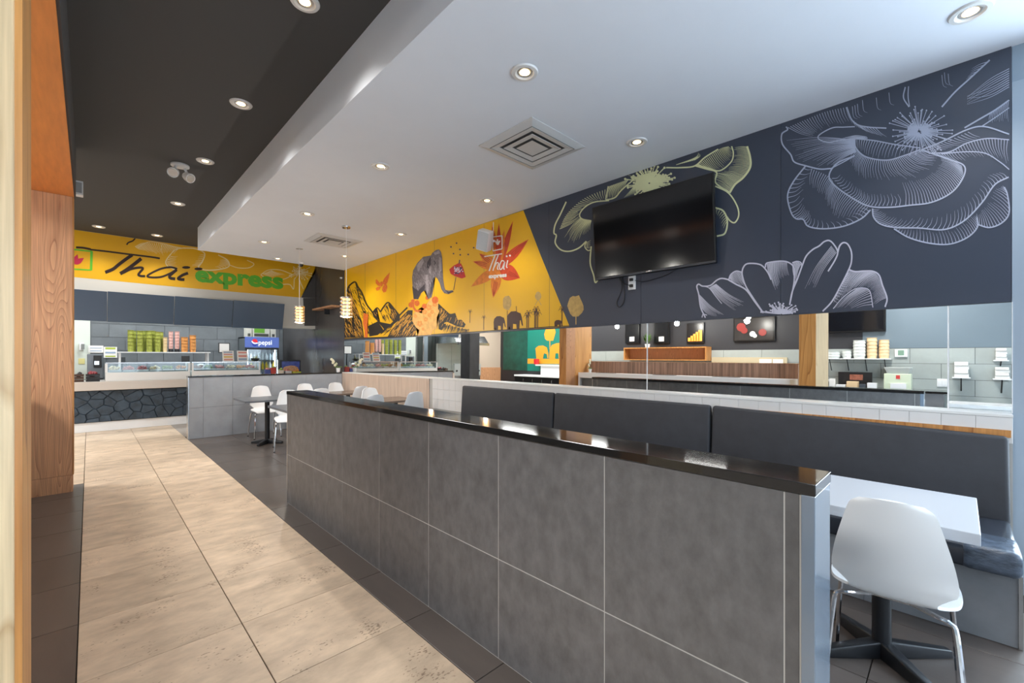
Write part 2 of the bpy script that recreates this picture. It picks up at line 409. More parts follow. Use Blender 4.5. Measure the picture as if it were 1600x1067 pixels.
# ------------------------------------------------------------------ half wall in the foreground
hw = thing('half_wall', 'long charcoal tiled half wall with polished black cap in the foreground', 'half wall', (1.445, 2.36, 0))
B(1.3582, 1.5318, .294, 4.458, 0, 1.03).build('wall_core', m_grout_light, hw)
js = [.296, .333] + [.333 + .577 * k for k in range(1, 8)] + [4.458]
for face, x in (('f', 1.363), ('b', 1.527)):
    for a, b in zip(js, js[1:]):
        for z0, z1 in ((.003, .458), (.462, 1.032)):
            if b - a < .02: continue
            B(x - .006, x + .006, a + .0018, b - .0018, z0, z1).build('wall_tile', m_gtile, hw, bevel=.001, seg=1)
for a, b in ((.26, 2.0), (2.0015, 4.475)): B(1.35, 1.542, a, b, 1.034, 1.065).build('cap_slab', m_cap, hw, bevel=.002)
B(1.352, 1.54, .262, .293, .002, 1.033).build('end_slab', mat('polished_pale_end', (112, 124, 138), rough=.12, spec=.7), hw, bevel=.002)  # paler blue grey than the black cap
B(1.354, 1.536, 4.46, 4.472, .002, 1.033).build('end_trim', m_steel, hw)
# partition across the back
pt = thing('tiled_partition', 'blue grey tiled partition crossing the room in front of the food counter', 'partition', (2.5, 9.08, 0))
B(1.20, 3.79, 9.006, 9.14, 0, 1.035).build('wall_core', m_grout_dark, pt)
for a, b in ((1.20, 1.40), (1.40, 1.83), (1.83, 2.45), (2.45, 3.07), (3.07, 3.69), (3.69, 3.79)):
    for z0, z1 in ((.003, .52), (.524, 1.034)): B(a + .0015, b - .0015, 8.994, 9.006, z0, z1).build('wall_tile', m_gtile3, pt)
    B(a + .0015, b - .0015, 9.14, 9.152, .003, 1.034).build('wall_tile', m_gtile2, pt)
B(1.185, 3.79, 8.985, 9.16, 1.036, 1.06).build('cap_slab', m_cap, pt, bevel=.002)
B(1.188, 1.20, 8.99, 9.155, .003, 1.035).build('end_trim', m_steel, pt)

m_wood_lit = wood('window_lit_oak', (196, 140, 84), (228, 172, 108), grain=8)  # brown oak with the window light put into its colour
# ------------------------------------------------------------------ wooden portal along the left of the aisle
def oak_panel(y0, y1, label, face_mats):
    t = thing('oak_panel', label, 'wall panel', (-.6, (y0 + y1) / 2, 0))
    B(-.46, -.124, y0 + .004, y1, .175, 3.04).build('panel_body', face_mats[0], t)
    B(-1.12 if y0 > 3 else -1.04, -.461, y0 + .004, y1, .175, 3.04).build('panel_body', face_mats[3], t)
    B(-1.12, -.118, y0, y1, .0, .172).build('plinth', face_mats[1], t)
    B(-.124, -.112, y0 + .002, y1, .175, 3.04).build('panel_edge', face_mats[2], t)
    return t
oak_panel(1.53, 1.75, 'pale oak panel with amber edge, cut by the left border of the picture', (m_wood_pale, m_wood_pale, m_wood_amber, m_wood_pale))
oak_panel(6.38, 6.58, 'tall brown oak panel with cathedral grain facing the camera at left', (m_wood_brown, m_wood_brown, m_wood_amber, m_wood_lit))
lt = thing('oak_lintel', 'orange stained wood soffit spanning overhead between the two oak panels', 'soffit', (-.6, 4, 3.04))
B(-1.12, -.112, 1.53, 6.58, 3.042, 3.07).build('soffit_board', mat('orange_stained_board', (222, 138, 66), rough=.4, var=.12, scale=(30, 3, 3)), lt)
B(-1.12, -.10, -3.0, 6.58, 3.071, ZC - .001).build('fascia', m_black_ceil, lt)
# ------------------------------------------------------------------ prints on the right wall
def plane_r(u, v, layer): p = on_x(u, v, WX - .012); return Vector((WX - .012 - .0012 * layer, p.y, p.z))
def cv(org, sc, pts): return [(org[0] + x / sc, org[1] + y / sc) for x, y in pts]
ZL = (1.724, ZS - .002)
def PR(): return Print(plane_r, ZL)
mural = thing('wall_mural', 'wide printed mural, yellow scene at left, line flowers on charcoal at right', 'mural', (WX - .012, 4.4, 1.722))
m_yel = mat('mural_yellow', (232, 178, 14), rough=.4, var=.08, scale=(.6, .6, .6))
m_ink = mat('mural_ink', (38, 30, 22), rough=.5)
m_och = mat('mural_ochre', (206, 150, 48), rough=.5)
m_lav = mat('flower_lavender', (164, 170, 190), rough=.5)
m_lav2 = mat('flower_pale_lavender', (196, 194, 208), rough=.5)
m_gold = mat('flower_pale_gold', (218, 219, 172), rough=.5, var=.12, scale=(1.5, 1.5, 1.5))
# yellow ground, cut at the panel seams
p = PR()
def yel(u0, u1, tl, tr, bl, br): p.fill([(u0, tl), (u1, tr), (u1, br), (u0, bl)], 0.5)
def topv(u): return 425 - .329 * (u - 537.5)
def botv(u): return 527 - .0566 * (u - 537)
us = [538, 607.5, 0, 0, 756]
def useam(Y): # pixel column of a wall point at world y
    zc = WX * SA + Y * CA; return 800 + F * (WX * CA - Y * SA) / zc
cols = [538.5] + [useam(y) for y in SEAMS[1:5]] + [818.2]
def slant(v): return 818 + (v - 333) * (70 / 172)
for a, b in zip(cols, cols[1:]):
    a2, b2 = a + .15, min(b - .15, 818); yel(a2, b2, topv(a2) - 4, topv(b2) - 4, botv(a2) + 3, botv(b2) + 3)
p.fill([(818, topv(818) - 4), (slant(topv(818)), topv(818) - 4), (slant(400), 400), (858.2, slant and 431.5), (858.2, botv(858) + 3), (818, botv(818) + 3)], .5)
p.fill([(858.6, 432.5), (slant(botv(888)), botv(888)), (slant(botv(888)) + .6, botv(888) + 3), (858.6, botv(858) + 3)], .5)
p.build('yellow_ground', m_yel, mural)
# mountains
q = (530, 420); s = 9.276
pf, ph, pl = PR(), PR(), PR()
def ink(pts, layer=1): pf.fill(cv(q, s, pts), layer)
def rand_hatch(pr, poly, n, dx, dy, wd, layer):
    us_, vs_ = [a for a, _ in poly], [b for _, b in poly]; k = 0
    def inside(x, y):
        c = False
        for (x1, y1), (x2, y2) in zip(poly, poly[1:] + poly[:1]):
            if (y1 > y) != (y2 > y) and x < (x2 - x1) * (y - y1) / (y2 - y1) + x1: c = not c
        return c
    while k < n:
        x, y = random.uniform(min(us_), max(us_)), random.uniform(min(vs_), max(vs_)); k += 1
        f = random.uniform(.5, 1.3)
        if inside(x, y) and inside(x + dx * f, y + dy * f): pr.line([(x, y), (x + dx * f * .5 + .3, y + dy * f * .5), (x + dx * f, y + dy * f)], wd * random.uniform(.6, 1.3), layer, taper=True)
M1 = [(145, 250), (180, 330), (205, 450), (265, 600), (330, 760), (362, 995), (75, 1000), (72, 850), (105, 600), (118, 330)]
M1r = [(230, 195), (330, 350), (400, 520), (470, 620), (560, 750), (650, 860), (600, 940), (420, 990), (340, 780), (265, 590), (205, 430), (180, 320)]
M3 = [(712, 490), (870, 670), (790, 770), (735, 705), (750, 610)]
VAL = [(590, 770), (740, 800), (880, 680), (880, 730), (760, 830), (650, 880)]
M4 = [(900, 700), (1000, 600), (1066, 600), (1060, 760), (1125, 850), (1100, 985), (700, 990), (760, 880)]
ML = [(480, 640), (550, 565), (560, 700), (600, 800), (500, 700)]
for P_ in (M1, VAL, ML, M3): ink(P_)
ink(M4)
ink([(420, 830), (560, 760), (640, 880), (560, 960), (440, 980)])
for P_, n, d in ((M1, 330, (4, 9)), (M4, 260, (-5, 7)), (M3, 60, (3, 9)), (ML, 40, (3, 6))):
    rand_hatch(ph, cv(q, s, P_), n, d[0] * .9, d[1] * .9, 1.1, 2)
rand_hatch(pl, cv(q, s, M1r), 300, 4, 7, .95, 2)
rand_hatch(pl, cv(q, s, [(600, 620), (710, 490), (760, 540), (870, 670), (780, 780), (600, 760)]), 110, 3, 7, .9, 2)
rand_hatch(pl, cv(q, s, [(640, 900), (880, 700), (900, 700), (760, 985), (470, 990)]), 120, -6, 5, .9, 2)
for L, wd in (([(118, 330), (145, 250), (230, 190), (275, 265), (332, 350), (400, 515), (470, 610), (560, 745), (650, 855)], 2.4), ([(480, 640), (550, 565), (600, 625)], 1.8),
              ([(600, 625), (640, 560), (710, 488), (790, 570), (872, 672)], 2.2), ([(600, 930), (760, 800), (875, 675), (990, 560)], 2.4), ([(240, 200), (265, 300), (290, 420), (330, 560), (360, 640)], 1.6)):
    pl.line(cv(q, s, L), wd, 2.5)
q2 = (530, 340); s2 = 4.103
def C9(pts): return cv((640, 440), 11.86, pts)
ME = C9([(535, 415), (690, 560), (750, 600), (850, 588), (890, 710), (960, 705), (1040, 790), (1010, 850), (880, 830), (700, 745), (645, 760), (600, 900), (540, 880), (528, 600)])
pf.fill(ME, 1); rand_hatch(ph, ME, 150, -3, 6, 1.1, 2)
for k in range(46): x = 600 + k * 11 + random.uniform(-8, 8); y = 780 + k * 2.6 + random.uniform(-20, 20); pf.line(C9([(x, y), (x - 14, y + 60), (x - 40, min(950, y + random.uniform(90, 150)))]), random.uniform(.7, 1.6), 1.2, taper=True)
pl.line(C9([(535, 415), (690, 560), (755, 605), (850, 590)]), 1.6, 2.5)
pf.line(cv(q2, s2, [(30, 776), (400, 762), (860, 733), (1350, 700), (1475, 694)]), 1.2, 1.5, smooth=False)
pf.build('mountain_ink', m_ink, mural); ph.build('mountain_highlight', m_och, mural); pl.build('mountain_line', m_ink, mural)
# peach smoke, orange stream, butterfly
p = PR(); p.fill(C9([(60, 690), (75, 590), (130, 540), (165, 560), (225, 590), (245, 490), (300, 470), (330, 400), (400, 310), (470, 275), (545, 330), (530, 420), (535, 520), (560, 545), (535, 600), (505, 665), (535, 700), (540, 780), (510, 870), (440, 890), (400, 985), (150, 1000), (185, 900), (120, 850), (60, 745)]), 2.2)
p.build('smoke_print', mat('mural_peach', (232, 178, 98), rough=.5, var=.22, scale=(14, 14, 14)), mural)
p = PR()
for x, y, r in ((190, 780, 60), (280, 560, 50), (360, 480, 60), (470, 420, 50), (300, 700, 45), (250, 880, 30), (420, 560, 40), (110, 640, 35), (370, 620, 40)):
    for k in range(5): a_ = k * 1.257 + x; p.dot((640 + (x + math.cos(a_) * r * .55) / 11.86, 440 + (y + math.sin(a_) * r * .6) / 11.86), r / 11.86 * .42, 2.3)
p.build('disc_print', mat('mural_apricot', (228, 150, 66), rough=.5, var=.2, scale=(30, 30, 30)), mural)  # apricot blossoms, each a ring of discs
p = PR()
for x, y, r in ((475, 340, 62), (275, 455, 45), (140, 400, 50), (30, 430, 50), (60, 360, 30), (330, 300, 36)): p.dot((640 + x / 11.86, 440 + y / 11.86), r / 11.86, 2.6, r / 11.86 * 1.1)
p.line(cv(q, s, [(1085, 440), (1075, 540), (1120, 610), (1190, 600)]), 3, 2.6)
p.fill(cv(q, s, [(355, 640), (425, 660), (410, 800), (415, 995), (370, 995), (372, 900), (345, 790)]), 2.6)
p.build('ember_print', mat('mural_orange', (212, 104, 36), rough=.5, var=.25, scale=(25, 25, 25)), mural)
p = PR()
for P_ in ([(625, 215), (645, 150), (690, 95), (735, 50), (722, 130), (700, 200), (672, 240)], [(645, 240), (690, 225), (700, 270), (680, 330), (645, 345), (622, 310), (628, 270)], [(615, 220), (585, 200), (545, 150), (528, 160), (530, 210), (560, 245), (600, 250)], [(608, 255), (560, 260), (528, 285), (545, 318), (585, 305)], [(598, 190), (625, 180), (632, 240), (612, 262), (600, 230)]): p.fill(cv((530, 420), 9.276, P_), 1)
p.build('butterfly_print', MATS['mural_orange'], mural)
# elephant and parasol
q = (630, 370); s = 7.62
p = PR(); p.fill(cv(q, s, [(430, 150), (395, 155), (350, 190), (332, 222), (240, 238), (170, 310), (120, 400), (108, 480), (114, 600), (126, 740), (180, 745), (215, 670), (250, 642), (262, 632), (276, 660), (300, 742), (340, 718), (356, 650), (366, 520), (386, 475), (410, 500), (440, 560), (456, 622), (490, 670), (540, 682), (602, 655), (590, 635), (545, 640), (506, 632), (492, 600), (478, 500), (472, 400), (466, 250), (452, 180)]), 3)
p.build('elephant_print', mat('elephant_grey', (112, 104, 108), rough=.6, var=.35, scale=(30, 30, 30)), mural)
p = PR()
for P_ in ([(110, 590), (126, 738), (180, 742), (214, 668), (258, 630), (262, 560), (180, 640)], [(290, 300), (332, 235), (330, 330), (300, 400), (282, 350)], [(345, 650), (366, 520), (386, 475), (345, 500), (330, 600), (320, 720)], [(372, 280), (395, 300), (385, 345), (368, 330)], [(500, 632), (540, 678), (600, 655), (590, 640), (545, 655)]): p.fill(cv(q, s, P_), 3.4)
p.build('elephant_shade', mat('elephant_dark', (60, 55, 62), rough=.6, var=.3, scale=(30, 30, 30)), mural)
p = PR()
for P_ in ([(298, 310), (330, 345), (338, 400), (326, 440), (308, 420), (296, 360)], [(160, 340), (235, 255), (250, 300), (180, 420)], [(265, 450), (300, 450), (305, 640), (285, 700), (276, 600)], [(430, 240), (455, 250), (460, 400), (440, 420), (425, 330)], [(360, 190), (430, 160), (440, 200), (380, 215)]): p.fill(cv(q, s, P_), 3.4)
rand_hatch(p, cv(q, s, [(120, 400), (240, 245), (340, 225), (460, 240), (475, 500), (380, 470), (350, 640), (262, 630), (180, 660), (115, 600)]), 160, 2, 6, .8, 3.6)
p.build('elephant_light', mat('elephant_pale', (150, 142, 146), rough=.6, var=.25, scale=(30, 30, 30)), mural)
p = PR(); p.fill(cv(q, s, [(550, 388), (600, 345), (655, 315), (690, 318), (715, 370), (746, 480), (700, 496), (620, 470), (568, 440)]), 3); p.build('parasol_print', mat('parasol_red', (196, 40, 40), rough=.5), mural)
p = PR()
for _ in range(34): p.dot((630 + random.uniform(605, 715) / s, 370 + random.uniform(350, 440) / s), random.uniform(.6, 1.3), 3.4)
p.build('parasol_petal', mat('parasol_white', (214, 204, 222), rough=.5), mural)
p = PR()
for _ in range(18): p.dot((630 + random.uniform(620, 710) / s, 370 + random.uniform(355, 440) / s), random.uniform(.6, 1.2), 3.8)
p.line(cv(q, s, [(668, 320), (675, 275)]), 1.6, 3.4); p.line(cv(q, s, [(630, 480), (602, 632)]), .8, 3)
for x, y in ((600, 200), (676, 150), (680, 215), (775, 210), (840, 130), (636, 75), (570, 120)): p.dot((630 + x / s, 370 + y / s), 1.3, 1)
p.build('parasol_detail', mat('parasol_ink', (58, 48, 92), rough=.5), mural)
# lotus with lettering
q = (730, 340); s = 5.93
def petal(pr, base, tip, wd, layer):
    b, t = Vector(base), Vector(tip); d = t - b; n = Vector((-d.y, d.x)).normalized()
    pts = []
    for k in range(13):
        x = k / 12; pts.append(b + d * x + n * wd * math.sin(math.pi * x ** .8) * .5)
    for k in range(11, 0, -1):
        x = k / 12; pts.append(b + d * x - n * wd * math.sin(math.pi * x ** .8) * .5)
    pr.fill(cv(q, s, [tuple(a) for a in pts]), layer)
po, pr_ = PR(), PR()
for tip, wd, red in (((570, 200), 90, 1), ((425, 30), 60, 1), ((295, 50), 55, 1), ((230, 60), 60, 0), ((345, 110), 60, 0), ((110, 330), 90, 0), ((50, 405), 80, 0), ((36, 640), 90, 0), ((240, 745), 95, 0), ((490, 560), 150, 1)):
    petal(pr_ if red else po, (290, 470), tip, wd, 1 + random.random() * .5)
po.build('lotus_orange', mat('lotus_orange', (222, 126, 34), rough=.5, var=.2, scale=(18, 18, 18)), mural); pr_.build('lotus_red', mat('lotus_red', (206, 70, 30), rough=.5, var=.2, scale=(18, 18, 18)), mural)
p = PR()
for tip in ((570, 200), (425, 30), (295, 50), (230, 60), (110, 330), (50, 405), (240, 745), (490, 560)):
    b_ = Vector((290, 470)); d_ = Vector(tip) - b_; n_ = Vector((-d_.y, d_.x)).normalized()
    for o_ in (-14, 0, 14): p.line(cv(q, s, [tuple(b_ + d_ * .45 + n_ * o_), tuple(b_ + d_ * .7 + n_ * o_ * .9), tuple(b_ + d_ * .93)]), 1.0, 2, taper=False)
p.build('lotus_vein', mat('lotus_dark_red', (176, 50, 26), rough=.5), mural)
p = PR()
def stroke(pts, wd, L=3): p.line(cv(q, s, pts), wd, L)
stroke([(160, 362), (230, 350), (325, 335)], 1.6); stroke([(262, 345), (232, 420), (205, 495)], 2); stroke([(290, 345), (262, 420), (240, 492)], 1.8); stroke([(246, 470), (275, 420), (292, 425), (282, 470), (292, 482)], 1.6)
stroke([(345, 405), (322, 400), (303, 440), (305, 478), (325, 470), (350, 410), (340, 470), (350, 478)], 1.7); stroke([(378, 395), (366, 450), (374, 466)], 1.7); p.dot((730 + 368 / s, 340 + 358 / s), 1.5, 3); p.dot((730 + 398 / s, 340 + 352 / s), 1.5, 3)
p.tris(text_mesh('express', .05), (730 + 200 / s, 340 + 562 / s), (1, -.09), (0, -1), 9.0, 3)
for a, b in (((232, 180), (325, 168)), ((325, 168), (325, 290)), ((325, 290), (240, 308)), ((240, 308), (236, 180))): p.line(cv(q, s, [a, b]), 1.6, 3, smooth=False)
for tip in ((262, 215), (282, 200), (304, 214)): p.line(cv(q, s, [(285, 252), tip]), 2.4, 3, smooth=False)
p.build('lotus_lettering', mat('mural_white', (236, 230, 224), rough=.5), mural)
# silhouettes along the foot of the mural
p = PR()
def eleph(x0, x1, y0, y1, L=1):
    W, Hh = x1 - x0, y1 - y0
    o = [(0, .45), (.05, .2), (.25, .02), (.55, 0), (.72, .08), (.85, .12), (.93, .35), (.97, .6), (1, .78), (.95, .82), (.9, .7), (.86, .5), (.8, .52), (.76, .75), (.76, 1), (.6, 1), (.58, .72), (.38, .7), (.36, 1), (.2, 1), (.16, .75), (.08, 1), (0.02, .98)]
    p.fill(cv(q, s, [(x0 + a * W, y0 + b * Hh) for a, b in o]), L)
eleph(245, 358, 912, 1040); eleph(370, 518, 866, 1035, 1.3); eleph(808, 885, 948, 1012)
p.line(cv(q, s, [(372, 860), (372, 1035)]), .9, 1, smooth=False); p.line(cv(q, s, [(455, 820), (458, 880)]), 1, 1, smooth=False)
for x, y0, y1 in ((555, 905, 1020), (570, 880, 1020), (628, 870, 1018), (640, 845, 1018), (655, 880, 1018), (880, 845, 1010), (155, 920, 1040), (27, 865, 975)):
    p.line(cv(q, s, [(x, y0), (x - 2, y1)]), 1.5 if x > 500 else .9, 1, smooth=False)
    for dx, dy in ((-45, 14), (-30, -14), (32, -16), (48, 14), (-16, 34), (20, 34)):
        k = .8 if x > 500 else .5
        p.line(cv(q, s, [(x, y0 + 6), (x + dx * k * .6, y0 + dy * k - 12 * k), (x + dx * k, y0 + (dy + 14) * k)]), 1.2 if x > 500 else .7, 1.2, taper=True)
p.build('silhouette_print', mat('mural_brown', (74, 46, 38), rough=.5), mural)
p = PR()
def blob(pr, c, rx, ry, L=1, n=16): pr.fill([(c[0] + rx * math.cos(k * 2 * math.pi / n) * random.uniform(.82, 1.1), c[1] + ry * math.sin(k * 2 * math.pi / n) * random.uniform(.85, 1.1)) for k in range(n)], L)
blob(p, (792.5, 473), 7.5, 12); blob(p, (841, 462), 5, 7); blob(p, (899.5, 478), 13, 17, 1.4)
p.line([(900, 490), (900, 507)], 1.4, 1); p.line([(841, 468), (836, 477)], 1, 1); p.line([(841, 468), (846, 477)], 1, 1)
p.build('tree_print', mat('mural_pale_gold', (192, 158, 92), rough=.5, var=.2, scale=(20, 20, 20)), mural)

# line flowers
def stamens(pr, c, n, r0, r1, wd, sy=.75, a0=0, a1=2 * math.pi, L=3):
    for k in range(n):
        a = a0 + (a1 - a0) * (k + random.random() * .7) / n; r = random.uniform(r0, r1)
        e = (c[0] + r * math.cos(a), c[1] - r * math.sin(a) * sy); i = (c[0] + r * .12 * math.cos(a), c[1] - r * .12 * math.sin(a) * sy)
        pr.line([i, e], wd, L, smooth=False); pr.dot(e, wd * 1.25, L)
def C6(pts): return cv((1200, 80), 2.54, pts)
def C5(pts): return cv((860, 230), 3.81, pts)
p = PR()
O = dict(wd=2.2, layer=2.5)
lp = C6([(72, 300), (78, 312), (55, 330), (58, 370), (90, 410), (105, 440), (150, 455), (205, 468), (250, 466)]); p.line(lp, **O)
p.line(C6([(250, 466), (300, 440), (345, 415)]), 1.6, 2.5)
lpi = C6([(345, 300), (300, 302), (255, 305), (205, 332), (203, 350), (240, 362), (300, 352), (395, 345)]); p.line(lpi, 1.8, 2.5)
p.hatch(C6([(345, 352), (345, 375), (350, 400)]), C6([(58, 350), (80, 400), (120, 440), (200, 462), (260, 455)]), 34, 0, .97)
p.hatch(C6([(395, 340), (345, 352)]), C6([(205, 345), (260, 362)]), 12, 0, .6)
p.hatch(C6([(75, 305), (150, 272), (230, 240), (315, 222)]), C6([(200, 350), (205, 330), (260, 303), (345, 298)]), 34, 0, .9)
p.line(C6([(313, 222), (330, 268), (355, 292), (400, 302), (470, 306)]), 2, 2.5); p.hatch(C6([(330, 268), (370, 298), (430, 303)]), C6([(350, 305), (420, 330), (480, 345)]), 16, 0, 1)
ll = C6([(150, 455), (100, 520), (78, 575), (92, 640), (112, 665), (140, 668), (160, 695), (220, 705), (300, 695), (370, 665), (407, 630)]); p.line(ll, **O)
p.hatch(ll, C6([(250, 470), (230, 500), (205, 560), (200, 600), (235, 640), (330, 600)]), 44, 0, .42)
p.hatch(C6([(170, 465), (245, 500), (270, 540), (330, 580), (400, 622)]), C6([(160, 560), (200, 600), (240, 660), (260, 690), (370, 660)]), 48, 0, .75)
ct = C6([(345, 415), (275, 445), (243, 492), (262, 530), (330, 580), (400, 615), (480, 620), (560, 612), (650, 600), (730, 560), (775, 500), (778, 455), (720, 430), (608, 393)]); p.line(ct, **O)
ci = C6([(345, 350), (350, 385), (390, 420), (470, 433), (540, 415), (606, 390)]); p.line(ci, 2, 2.5)
p.line(C6([(345, 348), (420, 355), (500, 370), (606, 385)]), 1.8, 2.5); p.hatch(C6([(348, 352), (420, 357), (500, 372), (600, 386)]), C6([(355, 385), (400, 420), (480, 430), (600, 392)]), 30, 0, 1)
p.hatch(C6([(350, 390), (390, 422), (470, 435), (540, 418), (606, 393)]), C6([(285, 470), (330, 560), (400, 600), (560, 600), (690, 575), (770, 480), (740, 440)]), 60, 0, .5)
p.hatch(C6([(540, 612), (650, 598), (730, 558), (772, 500), (770, 455)]), C6([(520, 440), (560, 430), (590, 410), (606, 395), (610, 394)]), 46, 0, .55, jit=.1)
p.hatch(C6([(250, 500), (330, 580), (400, 612), (530, 612)]), C6([(400, 440), (430, 440), (450, 440), (500, 440)]), 36, 0, .28)
lr = C6([(415, 625), (420, 660), (450, 688), (510, 700), (600, 702), (700, 708), (780, 672), (850, 600), (900, 530), (955, 500)]); p.line(lr, **O)
p.hatch(lr, C6([(470, 625), (560, 620), (650, 610), (760, 540), (800, 480), (860, 440)]), 60, 0, .45)
fb = C6([(500, 705), (560, 740), (640, 762), (720, 766), (790, 740), (830, 700), (830, 660)]); p.line(fb, **O); p.hatch(fb, C6([(510, 702), (600, 704), (700, 708), (780, 672), (830, 640)]), 46, 0, 1)
fr = C6([(832, 688), (880, 700), (930, 680), (957, 640), (950, 570), (938, 540)]); p.line(fr, **O); p.hatch(fr, C6([(835, 640), (850, 620), (870, 590), (900, 550), (930, 530)]), 30, 0, 1)
rp = C6([(608, 392), (690, 360), (790, 312), (860, 300), (957, 330)]); p.line(rp, **O); rq = C6([(650, 405), (720, 400), (790, 365), (870, 347), (957, 352)]); p.line(rq, 1.8, 2.5)
p.hatch(C6([(610, 392), (700, 362), (800, 318)]), C6([(660, 405), (760, 375), (860, 345)]), 22, 0, 1)
p.hatch(rq, C6([(720, 425), (780, 460), (850, 450), (920, 470), (957, 490)]), 40, 0, .7); p.line(C6([(690, 408), (780, 400), (860, 405), (920, 440), (957, 470)]), 1.6, 2.5)
p.line(C6([(545, 143), (538, 185), (560, 222)]), 2, 2.5); p.line(C6([(558, 140), (556, 180), (562, 220)]), 1.5, 2.5)
p.line(C6([(880, 36), (800, 110), (740, 165), (690, 222)]), 2.4, 2.5); p.hatch(C6([(880, 36), (810, 100)]), C6([(800, 70), (780, 120)]), 8, 0, 1)
for k in range(9): p.line(C6([(957, 70 + k * 9), (880, 112 + k * 9), (790, 180 + k * 3 + random.uniform(-14, 14))]), 1.2, 2, taper=True)
p.line(C6([(957, 195), (900, 235), (840, 270), (780, 305)]), 2.4, 2.5); p.line(C6([(957, 225), (900, 265), (850, 298)]), 1.6, 2.5)
p.hatch(C6([(957, 200), (880, 250)]), C6([(957, 300), (870, 300)]), 18, 0, .8)
for x, y in ((700, 85), (715, 90), (690, 95), (430, 185), (480, 165), (375, 195), (345, 215), (355, 210), (335, 220)): p.line(C6([(x, y), (x + 5, y + 40), (x + 20, y + 50)]), 1, 2, taper=True)
stamens(p, C6([(600, 318)])[0], 84, 14, 54, 1.0, .72)
p.build('flower_print', m_lav, mural)
p = PR()
O = dict(wd=2.1, layer=2.5)
def C8(pts): return cv((1080, 360), 5, pts)
for L, wd in (([(112, 682), (75, 600), (60, 500), (45, 440), (60, 420), (90, 435), (150, 430), (200, 390), (240, 375), (295, 385)], 2.1), ([(90, 435), (140, 450), (185, 505), (240, 572)], 1.2), ([(290, 385), (350, 420), (430, 465), (500, 560), (565, 645)], 2.4), ([(85, 680), (95, 655), (125, 662)], 1.6),
              ([(295, 382), (310, 345), (350, 318), (395, 325)], 1.8), ([(565, 645), (480, 520), (425, 430), (400, 350), (402, 305), (422, 270), (455, 258), (520, 262), (560, 280), (600, 330), (625, 385)], 2.2), ([(580, 290), (585, 262), (612, 250), (700, 240), (760, 250), (800, 288), (806, 380), (795, 460), (770, 582)], 2.1),
              ([(790, 252), (830, 242), (862, 260), (850, 330), (810, 412)], 1.6), ([(770, 582), (790, 480), (830, 380), (870, 270), (900, 200), (950, 150), (1000, 122), (1040, 88), (1080, 80), (1115, 110), (1145, 168), (1125, 230), (1070, 320)], 2.3),
              ([(1145, 175), (1160, 122), (1190, 96), (1225, 110), (1252, 170), (1252, 245), (1230, 310), (1170, 430), (1100, 555), (1028, 632)], 2.3), ([(1230, 305), (1280, 322), (1350, 318), (1420, 320), (1468, 350), (1495, 430), (1530, 530), (1515, 598)], 2.4), ([(1110, 612), (1180, 530), (1270, 462), (1350, 450), (1398, 480), (1420, 602)], 1.4)):
    p.line(C8(L), wd, 2.5)
p.hatch(C8([(140, 448), (170, 430), (195, 418)]), C8([(340, 630), (400, 605), (440, 575)]), 20, 0, 1, wd=.9); p.hatch(C8([(65, 500), (70, 550), (85, 610)]), C8([(270, 668), (220, 672), (150, 675)]), 16, 0, 1)
p.hatch(C8([(300, 375), (315, 345), (350, 320), (395, 325)]), C8([(330, 408), (370, 425), (420, 450), (420, 430)]), 22, 0, 1); p.hatch(C8([(590, 262), (660, 246), (750, 250)]), C8([(625, 390), (668, 475), (700, 400), (770, 360)]), 30, 0, 1)
p.hatch(C8([(792, 255), (830, 245), (860, 262)]), C8([(806, 400), (810, 410), (815, 405)]), 14, 0, .9); p.hatch(C8([(1098, 112), (1120, 140), (1140, 170)]), C8([(885, 450), (910, 480), (965, 458)]), 10, .02, 1, wd=1.0)
p.hatch(C8([(1240, 312), (1350, 322), (1440, 335), (1490, 420), (1525, 530)]), C8([(1090, 600), (1180, 520), (1280, 455), (1400, 470), (1420, 590)]), 66, 0, 1, wd=.9); p.hatch(C8([(1290, 458), (1350, 452), (1395, 480), (1416, 590)]), C8([(1120, 608), (1150, 610), (1190, 612), (1260, 612)]), 22, 0, 1, wd=.9)
p.hatch(C8([(1225, 330), (1180, 425), (1110, 555)]), C8([(1260, 340), (1230, 430), (1140, 580)]), 20, 0, .9)
stamens(p, C8([(705, 655)])[0], 46, 8, 33, 1.1, .6, .15, math.pi - .15)
p.build('flower_print', m_lav2, mural)
p = PR()
O = dict(wd=2.2, layer=2.5)
p.line(C5([(95, 325), (60, 400), (30, 460), (22, 510), (36, 525), (30, 570), (62, 610), (112, 620), (170, 600), (215, 560)]), **O)
li = C5([(350, 318), (262, 327), (205, 358), (175, 400), (190, 427), (245, 438)]); p.line(li, 1.8, 2.5)
p.hatch(C5([(350, 235), (200, 300), (90, 400), (40, 500)]), C5([(345, 318), (262, 327), (190, 370), (178, 420)]), 40, .1, 1)
p.hatch(C5([(180, 420), (215, 437), (245, 440)]), C5([(60, 545), (120, 590), (240, 500)]), 26, 0, .9)
p.hatch(C5([(345, 235), (400, 215), (470, 190)]), C5([(330, 315), (380, 300), (440, 240)]), 26, 0, 1); p.line(C5([(330, 315), (385, 300), (425, 255), (500, 190)]), 2, 2.5); p.line(C5([(345, 232), (330, 312)]), 1.6, 2.5)
stamens(p, C5([(590, 215)])[0], 120, 10, 42, 1.5, .72)
for k in range(16): p.line(C5([(520 + k * 8, 170 - k * 2), (500 + k * 4, 230), (440 + k * 8, 300 - k * 3)]), 1.5, 2, taper=True)
ur = C5([(690, 122), (780, 122), (860, 112), (920, 62), (1000, 12)]); p.line(ur, **O)
out = C5([(1172, -5), (1190, 60), (1190, 120), (1150, 180), (1100, 222), (1068, 272)]); p.line(out, wd=3, layer=2.5)
